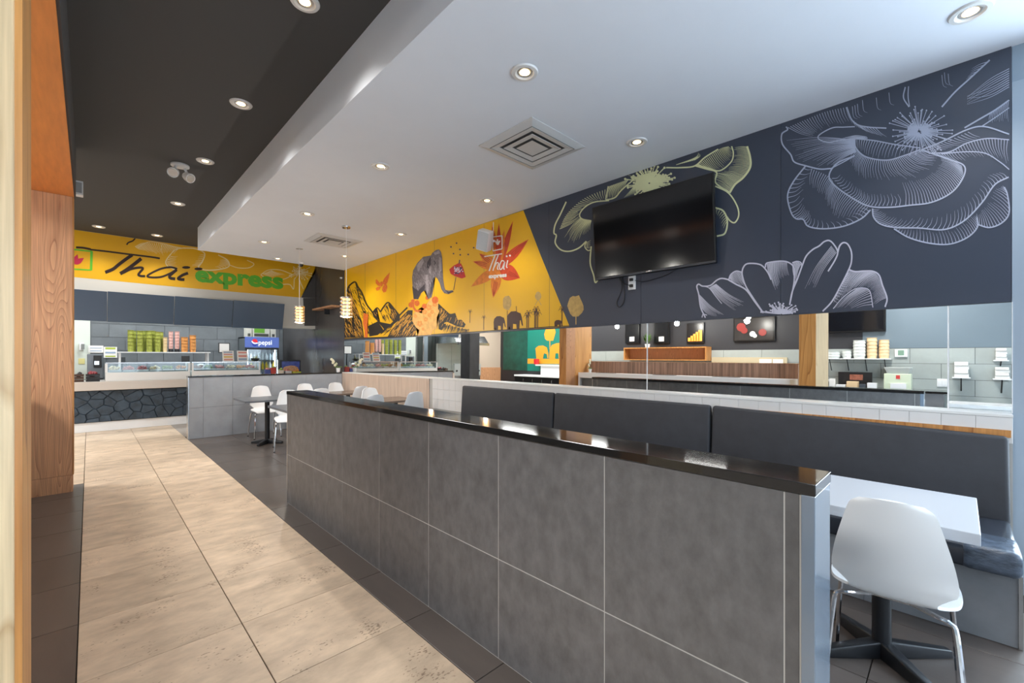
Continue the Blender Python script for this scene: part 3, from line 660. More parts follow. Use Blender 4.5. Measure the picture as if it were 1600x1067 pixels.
p.line(C5([(870, 104), (940, 125), (1010, 140), (1075, 90), (1090, 40), (1080, -5)]), 2, 2.5)
p.hatch(C5([(865, 108), (940, 60), (1010, 10), (1060, -5)]), C5([(940, 125), (1010, 140), (1075, 90), (1085, 10)]), 34, 0, 1)
p.hatch(out, C5([(1090, 0), (1090, 50), (1070, 105), (1010, 145), (960, 150), (985, 215)]), 56, 0, 1)
p.line(C5([(860, 110), (930, 130), (990, 150), (985, 212), (1068, 272)]), 2.4, 2.5)
p.line(C5([(982, 232), (1060, 272), (1110, 345), (1122, 405), (1100, 448), (1072, 440), (1045, 405)]), **O); p.line(C5([(980, 360), (1030, 380), (1054, 440), (1040, 512), (992, 530)]), 2.6, 2.5); p.hatch(C5([(985, 365), (1040, 400), (1050, 450)]), C5([(985, 400), (1010, 430), (1030, 500)]), 12, 0, 1)
p.line(C5([(215, 560), (206, 592), (225, 615), (246, 608)]), 1.6, 2.5); p.line(C5([(244, 590), (238, 690), (258, 760), (268, 805), (285, 790)]), 2.2, 2.5); p.hatch(C5([(215, 565), (215, 600)]), C5([(246, 545), (246, 605)]), 8, 0, 1)
for k in range(10): p.line(C5([(750 + k * 12, 105 - k * 3), (820 + k * 8, 80 - k * 3), (880, 60 - k * 3)]), 1, 2, taper=True)
p.build('flower_print', m_gold, mural)

# ------------------------------------------------------------------ lettered mural on the back bulkhead
def plane_b(u, v, layer): p = on_y(u, v, YB); return Vector((p.x, YB - .0015 * layer, p.z))
sign = thing('lettered_mural', 'yellow lettered mural high on the back wall above the menu boards', 'sign', (1.5, YB, 2.7))
def PB(): return Print(plane_b, (2.0, ZC - .003))
p = PB(); p.fill([(96, 350), (309, 383), (500, 412), (493, 418), (470, 465), (280, 448.6), (96, 431)], 1); p.build('yellow_ground', m_yel, sign)
p = PB(); p.fill([(493.5, 405), (493.5, 465.5), (470.6, 465), (493, 418)], 1); p.fill([(473.5, 465.5), (494, 465.5), (494, 509), (475.5, 509)], 1); p.build('charcoal_panel', mat('charcoal_print', (70, 68, 66), rough=.4), sign)
def C7(pts): return cv((120, 340), 4.21, pts)
p = PB()
def C10(pts): return cv((110, 360), 8, pts)
for pts, wd in (([(70, 212), (160, 218), (255, 236)], 3.2), ([(250, 240), (450, 262), (700, 294), (1000, 331), (1118, 350)], 2.6), ([(775, 305), (700, 355), (600, 430), (530, 485), (435, 525)], 5.2), ([(885, 352), (800, 420), (705, 490), (622, 542)], 5.6), ([(660, 530), (760, 482), (870, 464), (905, 478), (868, 525), (850, 555), (880, 570), (935, 572)], 3.7),
                ([(1335, 480), (1250, 460), (1130, 480), (1000, 540), (962, 575), (1030, 588), (1140, 580), (1250, 535), (1330, 485)], 3.1), ([(1328, 490), (1270, 540), (1240, 570), (1250, 596), (1310, 606)], 4.6), ([(1470, 533), (1400, 560), (1348, 598), (1370, 612), (1425, 615)], 4.4), ([(815, 92), (780, 130), (725, 153), (703, 180)], 2.3)):
    p.line(C10(pts), wd, 3)
for c in ((1447, 463), (1600, 481)): p.dot(C10([c])[0], 6.6, 3, 2.2)
p.build('script_lettering', mat('sign_brown_black', (44, 24, 18), rough=.4), sign)
p = PB(); p.tris(text_mesh('express', .045), (305, 438.5), (1.31, .116), (-.01, -1), 33.6, 3); p.build('green_lettering', mat('sign_green', (92, 184, 44), rough=.4), sign)
p = PB(); p.line(C10([(-60, 228), (265, 262), (258, 496), (-60, 478)]), 2.6, 3, smooth=False); p.line(C10([(265, 262), (258, 498)]), 4, 3.2, smooth=False); p.build('emblem_frame', MATS['sign_green'], sign)
p = PB()
q, s = (110, 360), 8; petal(p, (50, 420), (170, 345), 66, 3); petal(p, (45, 415), (90, 298), 60, 3.2); petal(p, (40, 420), (-20, 300), 60, 3)
p.build('emblem', mat('sign_magenta', (196, 40, 78), rough=.4), sign)
p = PB()
for pts, wd in (([(700, 200), (650, 210), (610, 250), (585, 290), (600, 320), (650, 345)], 1.6), ([(700, 200), (780, 205), (840, 235), (825, 290), (800, 325), (850, 345), (940, 340), (1000, 320), (990, 280), (930, 245)], 1.8), ([(1000, 310), (1060, 330), (1130, 330), (1165, 305), (1120, 280)], 1.2),
                ([(1210, 375), (1260, 345), (1340, 345), (1420, 375)], 1.2), ([(1210, 378), (1270, 405), (1360, 405), (1430, 370)], 1.2), ([(1430, 405), (1425, 470), (1400, 440), (1340, 440)], 1.4), ([(1460, 400), (1490, 470)], 1.2), ([(400, 200), (470, 160), (560, 170), (640, 190), (690, 200)], 1)):
    p.line(C7(pts), wd, 2)
p.hatch(C7([(840, 240), (830, 290), (805, 325)]), C7([(800, 240), (760, 290), (730, 320)]), 12, 0, .8); p.hatch(C7([(990, 280), (1000, 310), (940, 335)]), C7([(900, 270), (900, 300), (880, 320)]), 12, 0, .7)
p.hatch(C7([(620, 250), (590, 290), (620, 330)]), C7([(690, 250), (690, 290), (700, 330)]), 12, 0, .7); p.hatch(C7([(380, 190), (440, 165), (560, 172)]), C7([(420, 215), (520, 240), (570, 250)]), 24, 0, 1, wd=1.1); p.hatch(C7([(1220, 370), (1280, 347)]), C7([(1300, 395), (1400, 375)]), 12, 0, .9)
p.hatch(C7([(560, 172), (680, 200)]), C7([(540, 235), (640, 240)]), 16, 0, 1, wd=1.4)
stamens(p, C7([(1470, 360)])[0], 26, 6, 20, .8, .7)
p.build('flower_print', mat('sign_cream', (246, 226, 172), rough=.5), sign)
# ------------------------------------------------------------------ banquette
m_vinyl = mat('charcoal_fabric', (44, 46, 52), rough=.62, var=.16, scale=(9, 9, 9), bump=.12, detail=8)
m_vinylg = mat('glossy_black_vinyl', (40, 44, 52), rough=.22, var=.1, scale=(3, 3, 3))
bq = thing('banquette', 'long charcoal upholstered banquette along the tiled ledge', 'bench', (3.45, 2.3, 0))
for a, b in ((4.85, 3.178), (3.168, 1.458), (1.448, -.20)):
    MB().hexa([(3.70, b, .44), (3.79, b, .44), (3.79, a, .44), (3.70, a, .44), (3.735, b + .004, .985), (3.79, b + .004, .985), (3.79, a - .004, .985), (3.735, a - .004, .985)] if b > 0 else [(3.70, b, .44), (3.79, b, .44), (3.79, a, .44), (3.70, a, .44), (3.735, b + .004, .94), (3.785, b + .004, .94), (3.785, a - .004, .985), (3.735, a - .004, .985)]).build('back_cushion', m_vinyl, bq, bevel=.022, seg=3, smooth=True)
for a, b in ((4.85, 2.3), (2.296, -.20)):
    B(3.10, 3.715, b, a, .355, .475).build('seat_cushion', m_vinylg, bq, bevel=.03, seg=4, smooth=True)
B(3.19, 3.79, -.195, 4.84, .002, .35).build('bench_core', m_grout_dark, bq)
for k in range(9):
    a = -.195 + .577 * k; b = min(a + .577, 4.84)
    if b - a > .03: B(3.178, 3.19, a + .001, b - .001, .003, .348).build('kick_tile', m_gtile2, bq)
B(3.172, 3.20, -.21, -.196, .002, .35).build('end_trim', m_steel, bq)
B(3.7865, 3.7945, -.205, 1.44, .93, .972).build('wood_rail', m_wood_amber, bq)
m_tape = mat('clear_tape', (74, 84, 98), rough=.14, var=.5, scale=(14, 14, 30), bump=.6)
B(3.094, 3.36, -.206, .0, .352, .478).build('tape_wrap', m_tape, bq, bevel=.03, seg=4, smooth=True)

# ------------------------------------------------------------------ chairs and tables
m_shell = mat('white_chair_shell', (222, 226, 230), rough=.34)
def chair(label, loc, rz, group=None, src=None):
    if src:
        c = copy_tree(src); c['label'] = label; c.location = loc; c.rotation_euler = (0, 0, rz); return c
    t = thing('shell_chair', label, 'chair', loc, rz, group)
    # one continuous shell: (y, z, half width, edge lift) from the seat's front lip to the top of the back
    prof = [(.215, .428, .165, 0), (.20, .446, .184, 0), (.12, .457, .198, .004), (.02, .450, .205, .012), (-.08, .446, .196, .02), (-.135, .450, .176, .02), (-.172, .468, .135, .006), (-.190, .492, .130, 0),
            (-.202, .522, .160, 0), (-.212, .556, .184, -.006), (-.234, .65, .174, -.014), (-.258, .745, .152, -.016), (-.276, .82, .131, -.014), (-.283, .850, .118, -.012), (-.287, .868, .092, -.01)]
    P = smooth_line([(a, b) for a, b, _, _ in prof], 3); Wd = smooth_line([(c, d) for _, _, c, d in prof], 3); NX = 12
    bm = bmesh.new(); rows = []
    for i, (p, ww) in enumerate(zip(P, Wd)):
        tn = (P[min(i + 1, len(P) - 1)] - P[max(i - 1, 0)]).normalized(); nr = Vector((tn.y, -tn.x)) * -1
        row = []
        for k in range(NX + 1):
            x = -1 + 2 * k / NX; lift = abs(x) ** 2.4 * ww.y
            back = max(0, min(1, (p.y - .48) / .1)); fwd = .035 * back * x * x
            row.append(bm.verts.new((x * ww.x, p.x + fwd + nr.x * lift * 0, p.y + lift)))
        rows.append(row)
    for a, b in zip(rows, rows[1:]):
        for k in range(NX): bm.faces.new((a[k], a[k + 1], b[k + 1], b[k]))
    bmesh.ops.recalc_face_normals(bm, faces=list(bm.faces))
    bmesh.ops.solidify(bm, geom=list(bm.faces), thickness=.011)
    mb = MB(); mb.bm.free(); mb.bm = bm; mb.build('seat_shell', m_shell, t, smooth=True, local=True)
    for sx in (-1, 1):
        for y0, y1, y2 in ((.09, .13, .205), (-.06, -.12, -.215)):
            MB().tube(smooth_line([(sx * .06, y0, .422), (sx * .13, y1 * .98, .424), (sx * .165, y1 * 1.02, .412), (sx * .18, y1 * 1.12, .38), (sx * .196, y2 * .9, .18), (sx * .206, y2, .012)], 4), .0095, 8).build('leg', m_chrome, t, smooth=True, local=True)
            MB().lathe([(0, 0), (.012, 0), (.012, .014), (.0, .014)], (sx * .206, y2, 0), 8).build('foot_cap', m_black, t, local=True)
    MB().tube([(-.06, .09, .422), (.06, .09, .422)], .009, 8).tube([(-.06, -.06, .422), (.06, -.06, .422)], .009, 8).tube([(0, -.07, .431), (0, .1, .433)], .012, 6).build('under_frame', m_chrome, t, smooth=True, local=True)
    return t
def table(label, cx, cy, sx, sy, h, top_m, thick=.028, rz=0, spread=.24, four=True):
    t = thing('pedestal_table', label, 'table', (cx, cy, 0), rz)
    B(-sx / 2, sx / 2, -sy / 2, sy / 2, h - thick, h).build('tabletop', top_m, t, bevel=.003, local=True)
    cols_ = (0,) if four else (-sx * .28, sx * .28)
    for c in cols_:
        MB().lathe([(0, .07), (.036, .07), (.036, h - thick - .012), (0, h - thick - .012)], (c, 0, 0), 20).build('column', m_blackmetal, t, smooth=True, local=True)
        B(c - .12, c + .12, -.12, .12, h - thick - .012, h - thick).build('top_plate', m_blackmetal, t, local=True)
        for k in range(4):
            a = math.radians(45 + 90 * k) if four else math.radians(90 * k); d = Vector((math.cos(a), math.sin(a), 0)); n = Vector((-d.y, d.x, 0)); R = spread * (1.25 if four else 1)
            o = Vector((c, 0, 0))
            MB().hexa([o + d * .02 - n * .032, o + d * R - n * .024, o + d * R + n * .024, o + d * .02 + n * .032,
                       o + d * .02 - n * .026 + Vector((0, 0, .075)), o + d * R - n * .018 + Vector((0, 0, .034)), o + d * R + n * .018 + Vector((0, 0, .034)), o + d * .02 + n * .026 + Vector((0, 0, .075))]).build('base_foot', m_blackmetal, t, bevel=.006, smooth=True, local=True)
    return t
m_wtop = mat('white_tabletop', (166, 171, 179), rough=.45)
m_dtop = mat('slate_tabletop', (92, 96, 102), rough=.28, var=.08)
m_btop = mat('brown_grey_tabletop', (104, 90, 80), rough=.25, var=.1, scale=(3, 12, 3))
table('white topped pedestal table in front of the banquette at right', 2.66, .255, .60, .62, .74, m_wtop, .045, spread=.25)
c0 = chair('white shell chair in the right foreground with its back to the camera', (2.385, .195, 0), -math.pi / 2 + .06, 'white shell chairs')
table('slate topped table with overhanging left edge, beside the tiled partition', 2.05, 7.74, .78, .74, .725, m_dtop, .03, spread=.2)
table('slate topped table half hidden behind the far end of the half wall', 2.10, 6.15, .72, .8, .725, m_dtop, .03, spread=.2)
chair('white shell chair facing us between partition and leftmost slate table', (2.19, 8.42, 0), math.pi, src=c0)
chair('white shell chair turned half aside behind the end of the half wall', (2.17, 7.05, 0), math.pi - .25, src=c0)
table('brown grey topped table by the laminate ledge, nearest the banquette', 3.17, 6.22, 1.1, .66, .725, m_btop, .03, four=False)
table('brown grey topped table by the laminate ledge, nearest the partition', 3.17, 7.98, 1.1, .66, .725, m_btop, .03, four=False)
chair('white shell chair back, rightmost of those showing over the half wall', (3.50, 5.92, 0), .0, src=c0)
chair('white shell chair back, low and second from right over the half wall', (2.83, 5.88, 0), .05, src=c0)
chair('white shell chair facing us across the nearer brown grey table', (3.36, 6.62, 0), math.pi, src=c0)
chair('white shell chair back in front of the beige laminate, left of two', (3.46, 7.62, 0), .0, src=c0)
chair('white shell chair seen edge on beside the farther brown grey table', (2.74, 7.58, 0), .0, src=c0)
chair('white shell chair before the partition, close to the laminate corner', (3.53, 8.45, 0), math.pi, src=c0)
chair('white shell chair before the partition, just above the far end of the half wall', (2.98, 8.55, 0), math.pi, src=c0)

# ------------------------------------------------------------------ ceiling fittings
m_trim = mat('lamp_trim_white', (222, 222, 222), rough=.4)
m_refl = mat('lamp_reflector', (205, 203, 198), rough=.25, metal=.6)
m_bulb = mat('warm_bulb', (255, 236, 200), emit=6, ecol=(255, 216, 156))
def downlight(x, y, zc, label, src=None, grp=None):
    if src: t = copy_tree(src); t['label'] = label; t.location = (x, y, zc); t['group'] = grp
    else:
        t = thing('recessed_downlight', label, 'ceiling light', (x, y, zc), 0, grp)
        MB().lathe([(.048, -.001), (.062, -.012), (.082, -.010), (.088, -.001), (.086, 0.0), (.05, 0.0)], (0, 0, 0), 28).build('trim_ring', m_trim, t, smooth=True, local=True)
        MB().lathe([(.048, -.001), (.046, -.006), (.034, -.0035), (.033, -.002)], (0, 0, 0), 24).build('reflector', m_refl, t, smooth=True, local=True)
        MB().lathe([(0, -.009), (.02, -.0085), (.033, -.004), (.033, -.003), (0, -.003)], (0, 0, 0), 20).build('bulb', m_bulb, t, smooth=True, local=True)
        l = bpy.data.lights.new('downlight_beam', 'SPOT'); l.energy = E_DOWN; l.color = (1, .95, .88); l.spot_size = math.radians(118); l.spot_blend = .8; l.shadow_soft_size = .05
        o = bpy.data.objects.new('downlight_beam', l); COL.objects.link(o); o.parent = t; o.location = (0, 0, -.03)
    return t
ORD = ['first', 'second', 'third', 'fourth', 'fifth', 'sixth']
d0 = None
for k, (x, y) in enumerate(((.97, 2.86), (.96, 4.41), (.95, 5.99), (.93, 7.94), (.90, 10.3))):
    t = downlight(x, y, ZC, 'white ringed downlight in the black ceiling, %s from the camera' % ORD[k], d0, 'downlights in the black ceiling'); d0 = d0 or t
downlight(.12, 10.3, ZC, 'white ringed downlight in the black ceiling above the emblem of the lettered mural', d0, 'downlights in the black ceiling')
for k, y in enumerate((1.96, 3.90, 5.87, 7.80)):
    downlight(2.02, y, ZS, 'white soffit downlight, %s from the camera in the row near the edge' % ORD[k], d0, 'downlights in the white soffit')
for k, y in enumerate((-.04, 1.93, 3.89, 5.87, 7.87)):
    downlight(3.37, y, ZS, 'white soffit downlight, %s from the camera in the row beside the wall mural' % ORD[k], d0, 'downlights in the white soffit')
for k, y in enumerate((1.30, -.25)):
    downlight(.97, y, ZC, 'white ringed downlight in the black ceiling above the camera, %s one' % ('farther', 'nearer')[k], d0, 'downlights in the black ceiling')
downlight(2.02, 0.0, ZS, 'white soffit downlight overhead in the row near the edge, out of the picture', d0, 'downlights in the white soffit')
downlight(2.55, 8.95, ZS, 'small recessed downlight at the far edge of the soffit, between the two pendant cords', d0, 'downlights in the white soffit')
def diffuser(label, name, cx, cy, sx, sy, n):
    t = thing(name, label, 'vent', (cx, cy, ZS - .03))
    m_d = mat('vent_white', (206, 207, 208), rough=.45); m_dk = mat('vent_dark', (96, 97, 99), rough=.8)
    B(cx - sx / 2 + .03, cx + sx / 2 - .03, cy - sy / 2 + .03, cy + sy / 2 - .03, ZS - .004, ZS - .0015).build('backing', m_dk, t)
    for k in range(n):
        f0 = 1 - k / n * .93; f1 = f0 - (.2 if k == 0 else .62 / n); z0, z1 = ZS - (.001 if k == 0 else .02), ZS - (.012 if k == 0 else .005)
        if k == n - 1:
            MB().hexa([(cx + a * sx / 2 * f0, cy + b * sy / 2 * f0, ZS - .022) for a, b in ((-1, -1), (1, -1), (1, 1), (-1, 1))] + [(cx + a * sx / 2 * f0 * .3, cy + b * sy / 2 * f0 * .3, ZS - .006) for a, b in ((-1, -1), (1, -1), (1, 1), (-1, 1))]).build('centre_cone', m_d, t); continue
        mb = MB(); r = []
        for f, z in ((f0, z0), (f0, z0 - .004), (f1, z1 - .012), (f1, z1 - .008)):
            r.append([mb.bm.verts.new((cx + a * sx / 2 * f, cy + b * sy / 2 * f, z)) for a, b in ((-1, -1), (1, -1), (1, 1), (-1, 1))])
        for a in range(4):
            for b in range(4): mb.bm.faces.new((r[a][b], r[a][(b + 1) % 4], r[(a + 1) % 4][(b + 1) % 4], r[(a + 1) % 4][b]))
        mb.build('louvre_ring', m_d, t)
    return t
diffuser('large square white louvred vent in the white soffit', 'square_diffuser', 2.78, 2.605, .69, .64, 4)
diffuser('rectangular white louvred vent behind the right pendant cord', 'square_diffuser', 2.80, 6.97, .70, .64, 4)
t = thing('wall_vent', 'small white vent box high beside the brown oak panel', 'vent', (-.19, 6.75, 3.16))
B(-.125, -.045, 6.66, 6.76, 3.15, 3.30).build('housing', m_trim, t); B(-.115, -.055, 6.652, 6.66, 3.17, 3.28).build('grille', mat('vent_grey', (150, 150, 148), rough=.5), t)
B(-.124, -.113, 6.56, 6.66, 3.20, 3.24).build('bracket', m_trim, t)
# twin spot
sp = thing('twin_spotlight', 'white twin headed spotlight on the black ceiling', 'ceiling light', (.76, 6.32, ZC))
MB().lathe([(0, 0), (.09, 0), (.09, -.018), (.07, -.026), (0, -.026)], (.76, 6.32, ZC), 24).build('canopy', m_trim, sp, smooth=True)
for dx, dy, m_ in ((-.06, -.05, m_refl), (.07, .02, m_trim)):
    c = Vector((.76 + dx, 6.32 + dy, ZC - .11))
    a = MB().tube([(.76 + dx * .6, 6.32 + dy * .4, ZC - .02), c + Vector((0, 0, .03))], .014, 8).build('arm', m_trim, sp)
    h_ = MB(); d = Vector((-.3 if dx < 0 else .5, -.75, -.5)).normalized()
    h_.tube([c - d * .055, c - d * .03, c + d * .0, c + d * .055], [.02, .04, .05, .056], 16).build('lamp_head', m_trim, sp, smooth=True)
    MB().tube([c + d * .0555, c + d * .058], [.045, .044], 16).build('lens', m_refl, sp)
# pendants
m_ring = mat('pendant_ring', (210, 204, 196), rough=.25, metal=.8)
m_glow = mat('pendant_glow', (255, 205, 140), rough=.4, emit=3.2, ecol=(255, 182, 92))
pend0 = None
for (x, y, zb), lab in (((2.62, 6.07, 1.945), 'slatted cylinder pendant lamp in front of the wall mural, nearer of the pair'), ((2.59, 7.9, 1.965), 'slatted cylinder pendant lamp over the farther table, left of the pair')):
    if pend0: t = copy_tree(pend0); t.location = (x, y, zb); t['label'] = lab
    else:
        t = pend0 = thing('pendant_lamp', lab, 'pendant lamp', (x, y, zb), 0, 'pendant lamps')
        L = ZS - zb
        MB().lathe([(0, L - .022), (.055, L - .022), (.062, L - .008), (.062, L), (0, L)], (0, 0, 0), 24).build('canopy', m_chrome, t, smooth=True, local=True)
        MB().tube([(0, 0, .28), (0, 0, L - .02)], .004, 6).build('cord', m_white, t, local=True)
        for k in range(6): MB().lathe([(.078, .012 + k * .05), (.084, .012 + k * .05), (.084, .034 + k * .05), (.078, .034 + k * .05), (.078, .012 + k * .05)], (0, 0, 0), 28).build('shade_ring', m_ring, t, smooth=True, local=True)
        for k in range(3):
            a = k * 2.09; MB().tube([(.079 * math.cos(a), .079 * math.sin(a), .012), (.079 * math.cos(a), .079 * math.sin(a), .285)], .0035, 6).build('stay', m_ring, t, local=True)
        MB().lathe([(.05, .0), (.05, .27)], (0, 0, 0), 20).build('inner_glass', m_glow, t, smooth=True, local=True)
        MB().lathe([(0, .285), (.084, .285), (.084, .278), (0, .278)], (0, 0, 0), 24).build('top_plate', m_ring, t, local=True)
        l = bpy.data.lights.new('pendant_light', 'POINT'); l.energy = 18; l.color = (1, .93, .84); l.shadow_soft_size = .04
        o = bpy.data.objects.new('pendant_light', l); COL.objects.link(o); o.parent = t; o.location = (0, 0, -.06)
t = thing('dome_camera', 'tiny dome camera on the soffit beside the left pendant cord', 'camera', (3.0, 9.05, ZS))
MB().lathe([(0, 0), (.055, 0), (.055, -.03), (0, -.03)], (3.0, 9.05, ZS), 18).build('base', m_trim, t, smooth=True); MB().ball((3.0, 9.05, ZS - .035), .045).build('dome', m_black, t, smooth=True)

# ------------------------------------------------------------------ television, speaker, outlet, cables
tv = thing('television', 'large flat black television tilted forward on the wall mural', 'television', (3.84, 2.1, 2.2))
X0, X1 = 3.865, 3.80                               # bottom and top front edge
tl, tr, br, bl = on_x(924, 324, X1), on_x(1114, 269, X1), on_x(1118, 407, X0), on_x(931, 440, X0)
ya, yb, za, zb = (tl.y + bl.y) / 2, (tr.y + br.y) / 2, (bl.z + br.z) / 2, (tl.z + tr.z) / 2
def tvbox(y0, y1, z0, z1, d0, d1):                 # depths behind the tilted front plane
    def P(y, z, d): f = (z - za) / (zb - za); return (X0 + (X1 - X0) * f + d, y, z)
    return MB().hexa([P(y0, z0, d0), P(y0, z0, d1), P(y1, z0, d1), P(y1, z0, d0), P(y0, z1, d0), P(y0, z1, d1), P(y1, z1, d1), P(y1, z1, d0)])
tvbox(yb, ya, za, zb, .004, .04).build('housing', m_black, tv, bevel=.003)
tvbox(yb + .012, ya - .012, za + .022, zb - .012, 0, .0039).build('screen', mat('tv_screen', (12, 13, 16), rough=.1, spec=.6), tv)
tvbox(yb, ya, za, za + .018, -.003, .0039).build('lower_bezel', mat('tv_bezel', (62, 66, 72), rough=.3, metal=.5), tv)
tvbox((ya + yb) / 2 - .03, (ya + yb) / 2 + .03, za + .006, za + .013, -.005, -.003).build('badge', m_steel, tv)
B(3.85, 3.917, (ya + yb) / 2 - .2, (ya + yb) / 2 + .2, za + .25, zb - .25).build('mount', m_blackmetal, tv)
ol = thing('wall_outlet', 'white double wall outlet with plugs just below the television', 'outlet', (3.91, 2.28, 2.07))
a, b = on_x(982, 432, 3.91), on_x(993, 452, 3.91)
B(3.905, 3.9165, b.y, a.y, b.z, a.z).build('cover_plate', m_white, ol, bevel=.002)
for z in (.28, .72):
    zc_ = b.z + (a.z - b.z) * z; B(3.885, 3.905, (a.y + b.y) / 2 - .018, (a.y + b.y) / 2 + .018, zc_ - .014, zc_ + .014).build('plug', m_black, ol, bevel=.003)
def pxline(pts, X): return [on_x(u, v, X) for u, v in pts]
t = tag(MB().tube(pxline(smooth_line([(984, 446), (976, 443), (968, 436), (972, 430), (975, 446), (976, 462), (974, 474), (967, 480), (964, 472), (968, 462), (972, 450), (970, 432)], 4), 3.905), .004, 6).build('power_cord', m_black), 'black power cord hanging in a loop under the television', 'cable')
t = tag(MB().tube(pxline(smooth_line([(992, 438), (1005, 440), (1022, 436), (1040, 430), (1058, 420)], 4), 3.905), .003, 6).build('signal_cable', m_black), 'thin black cable running from the outlet towards the television corner', 'cable')
spk = thing('wall_speaker', 'white loudspeaker box on a bracket over the lotus print', 'speaker', (3.78, 4.6, 2.75))
c = on_x(758, 375, 3.79); R = Matrix.Translation(c) @ Matrix.Rotation(math.radians(18), 4, 'Z') @ Matrix.Rotation(math.radians(-24), 4, 'Y') @ Matrix.Rotation(math.radians(22), 4, 'X')
def rbox(x0, x1, y0, y1, z0, z1):
    mb = MB().box(x0, x1, y0, y1, z0, z1); bmesh.ops.transform(mb.bm, matrix=R, verts=list(mb.bm.verts)); return mb
rbox(-.08, .06, -.09, .09, -.135, .135).build('cabinet', m_white, spk, bevel=.02, seg=3, smooth=True)
rbox(-.086, -.078, -.078, .078, -.12, .12).build('grille', mat('speaker_grille', (196, 200, 204), rough=.6), spk, bevel=.002)
MB().tube([c + Vector((.03, -.01, 0)), (WX - .013, c.y - .05, c.z)], .016, 8).build('bracket', m_white, spk)
MB().tube([on_x(770, 385, 3.9), on_x(770.5, 365, 3.9), on_x(771, 347, 3.9)], .005, 6).build('wire', m_white, spk)
# ------------------------------------------------------------------ shelf, pot and sprinkler on the kitchen side wall
t = thing('wall_shelf', 'small brown wooden shelf on the glossy charcoal side wall', 'shelf', (3.8, 9.9, 1.95))
a, b = on_x(500, 484, 3.92), on_x(531, 479, 3.92)
B(3.74, 3.921, b.y, a.y, a.z - .03, a.z + .01).build('board', m_wood_brown, t, bevel=.004); B(3.80, 3.918, (a.y + b.y) / 2 - .01, (a.y + b.y) / 2 + .01, a.z - .15, a.z - .031).build('bracket', m_blackmetal, t)
t = tag(MB().lathe([(0, .02), (.03, .02), (.03, 0), (0, -.02)], (3.914, 9.33, 3.08), 12, axis='z').build('sprinkler_head', m_white), 'tiny white sensor near the top corner of the charcoal side wall', 'sensor')
# ------------------------------------------------------------------ food counter at the back
YC = 11.06
ct = thing('food_counter', 'long food counter with a rough dark stone front and pale top', 'counter', (1.0, 11.4, 0))
XL, XR = -.35, 3.85
B(XL, XR, YC + .06, 11.75, .175, .76).build('counter_body', m_slate, ct)
B(XL, XR, YC + .08, 11.75, .002, .17).build('toe_kick', mat('kick_sheen_white', (238, 242, 246), rough=.25, metal=0), ct)  # white colour stands in for the metal's bright reflection
m_lam = mat('pale_grey_counter', (196, 188, 180), rough=.35)
B(XL - .02, XR, YC - .05, 11.78, .765, .925).build('counter_top', m_lam, ct, bevel=.006)
# irregular stones of the front, each its own piece (cells around random seeds)
m_stone = mat('dark_stone', (54, 68, 82), rough=.6, var=.5, scale=(9, 9, 9), rnd=.12, bump=.7, detail=8)
rs = random.Random(4); seeds = []
while len(seeds) < 92:
    c = (rs.uniform(XL, XR), rs.uniform(.17, .77))
    if all(math.hypot(c[0] - d[0], (c[1] - d[1]) * 1.25) > .135 for d in seeds) or rs.random() < .002: seeds.append(c)
for i, c in enumerate(seeds):
    poly = [(max(XL, c[0] - .4), .178), (min(XR, c[0] + .4), .178), (min(XR, c[0] + .4), .757), (max(XL, c[0] - .4), .757)]
    for d in seeds:
        if d is c or math.hypot(c[0] - d[0], c[1] - d[1]) > .8: continue
        mx_, mz_, nx, nz = (c[0] + d[0]) / 2, (c[1] + d[1]) / 2, d[0] - c[0], d[1] - c[1]
        out = []
        for p1, p2 in zip(poly, poly[1:] + poly[:1]):
            s1 = (p1[0] - mx_) * nx + (p1[1] - mz_) * nz; s2 = (p2[0] - mx_) * nx + (p2[1] - mz_) * nz
            if s1 <= 0: out.append(p1)
            if (s1 < 0 < s2) or (s2 < 0 < s1): f = s1 / (s1 - s2); out.append((p1[0] + (p2[0] - p1[0]) * f, p1[1] + (p2[1] - p1[1]) * f))
        poly = out
    if len(poly) < 3: continue
    cx, cz = sum(p[0] for p in poly) / len(poly), sum(p[1] for p in poly) / len(poly)
    def ins(k): return [(cx + (x - cx) * k, cz + (z - cz) * k) for x, z in poly]
    dpt = .012 + .02 * rs.random(); mb = MB(); rings = []
    for k, y in ((.995, YC + .062), (.985, YC + .06 - dpt * .5), (.88, YC + .06 - dpt), ):
        rings.append([mb.bm.verts.new((x, y + rs.uniform(-.004, .004), z)) for x, z in ins(k)])
    n = len(poly)
    for a, b in zip(rings, rings[1:]):
        for k in range(n): mb.bm.faces.new((a[k], a[(k + 1) % n], b[(k + 1) % n], b[k]))
    mb.bm.faces.new(rings[-1]); mb.build('stone', m_stone, ct)
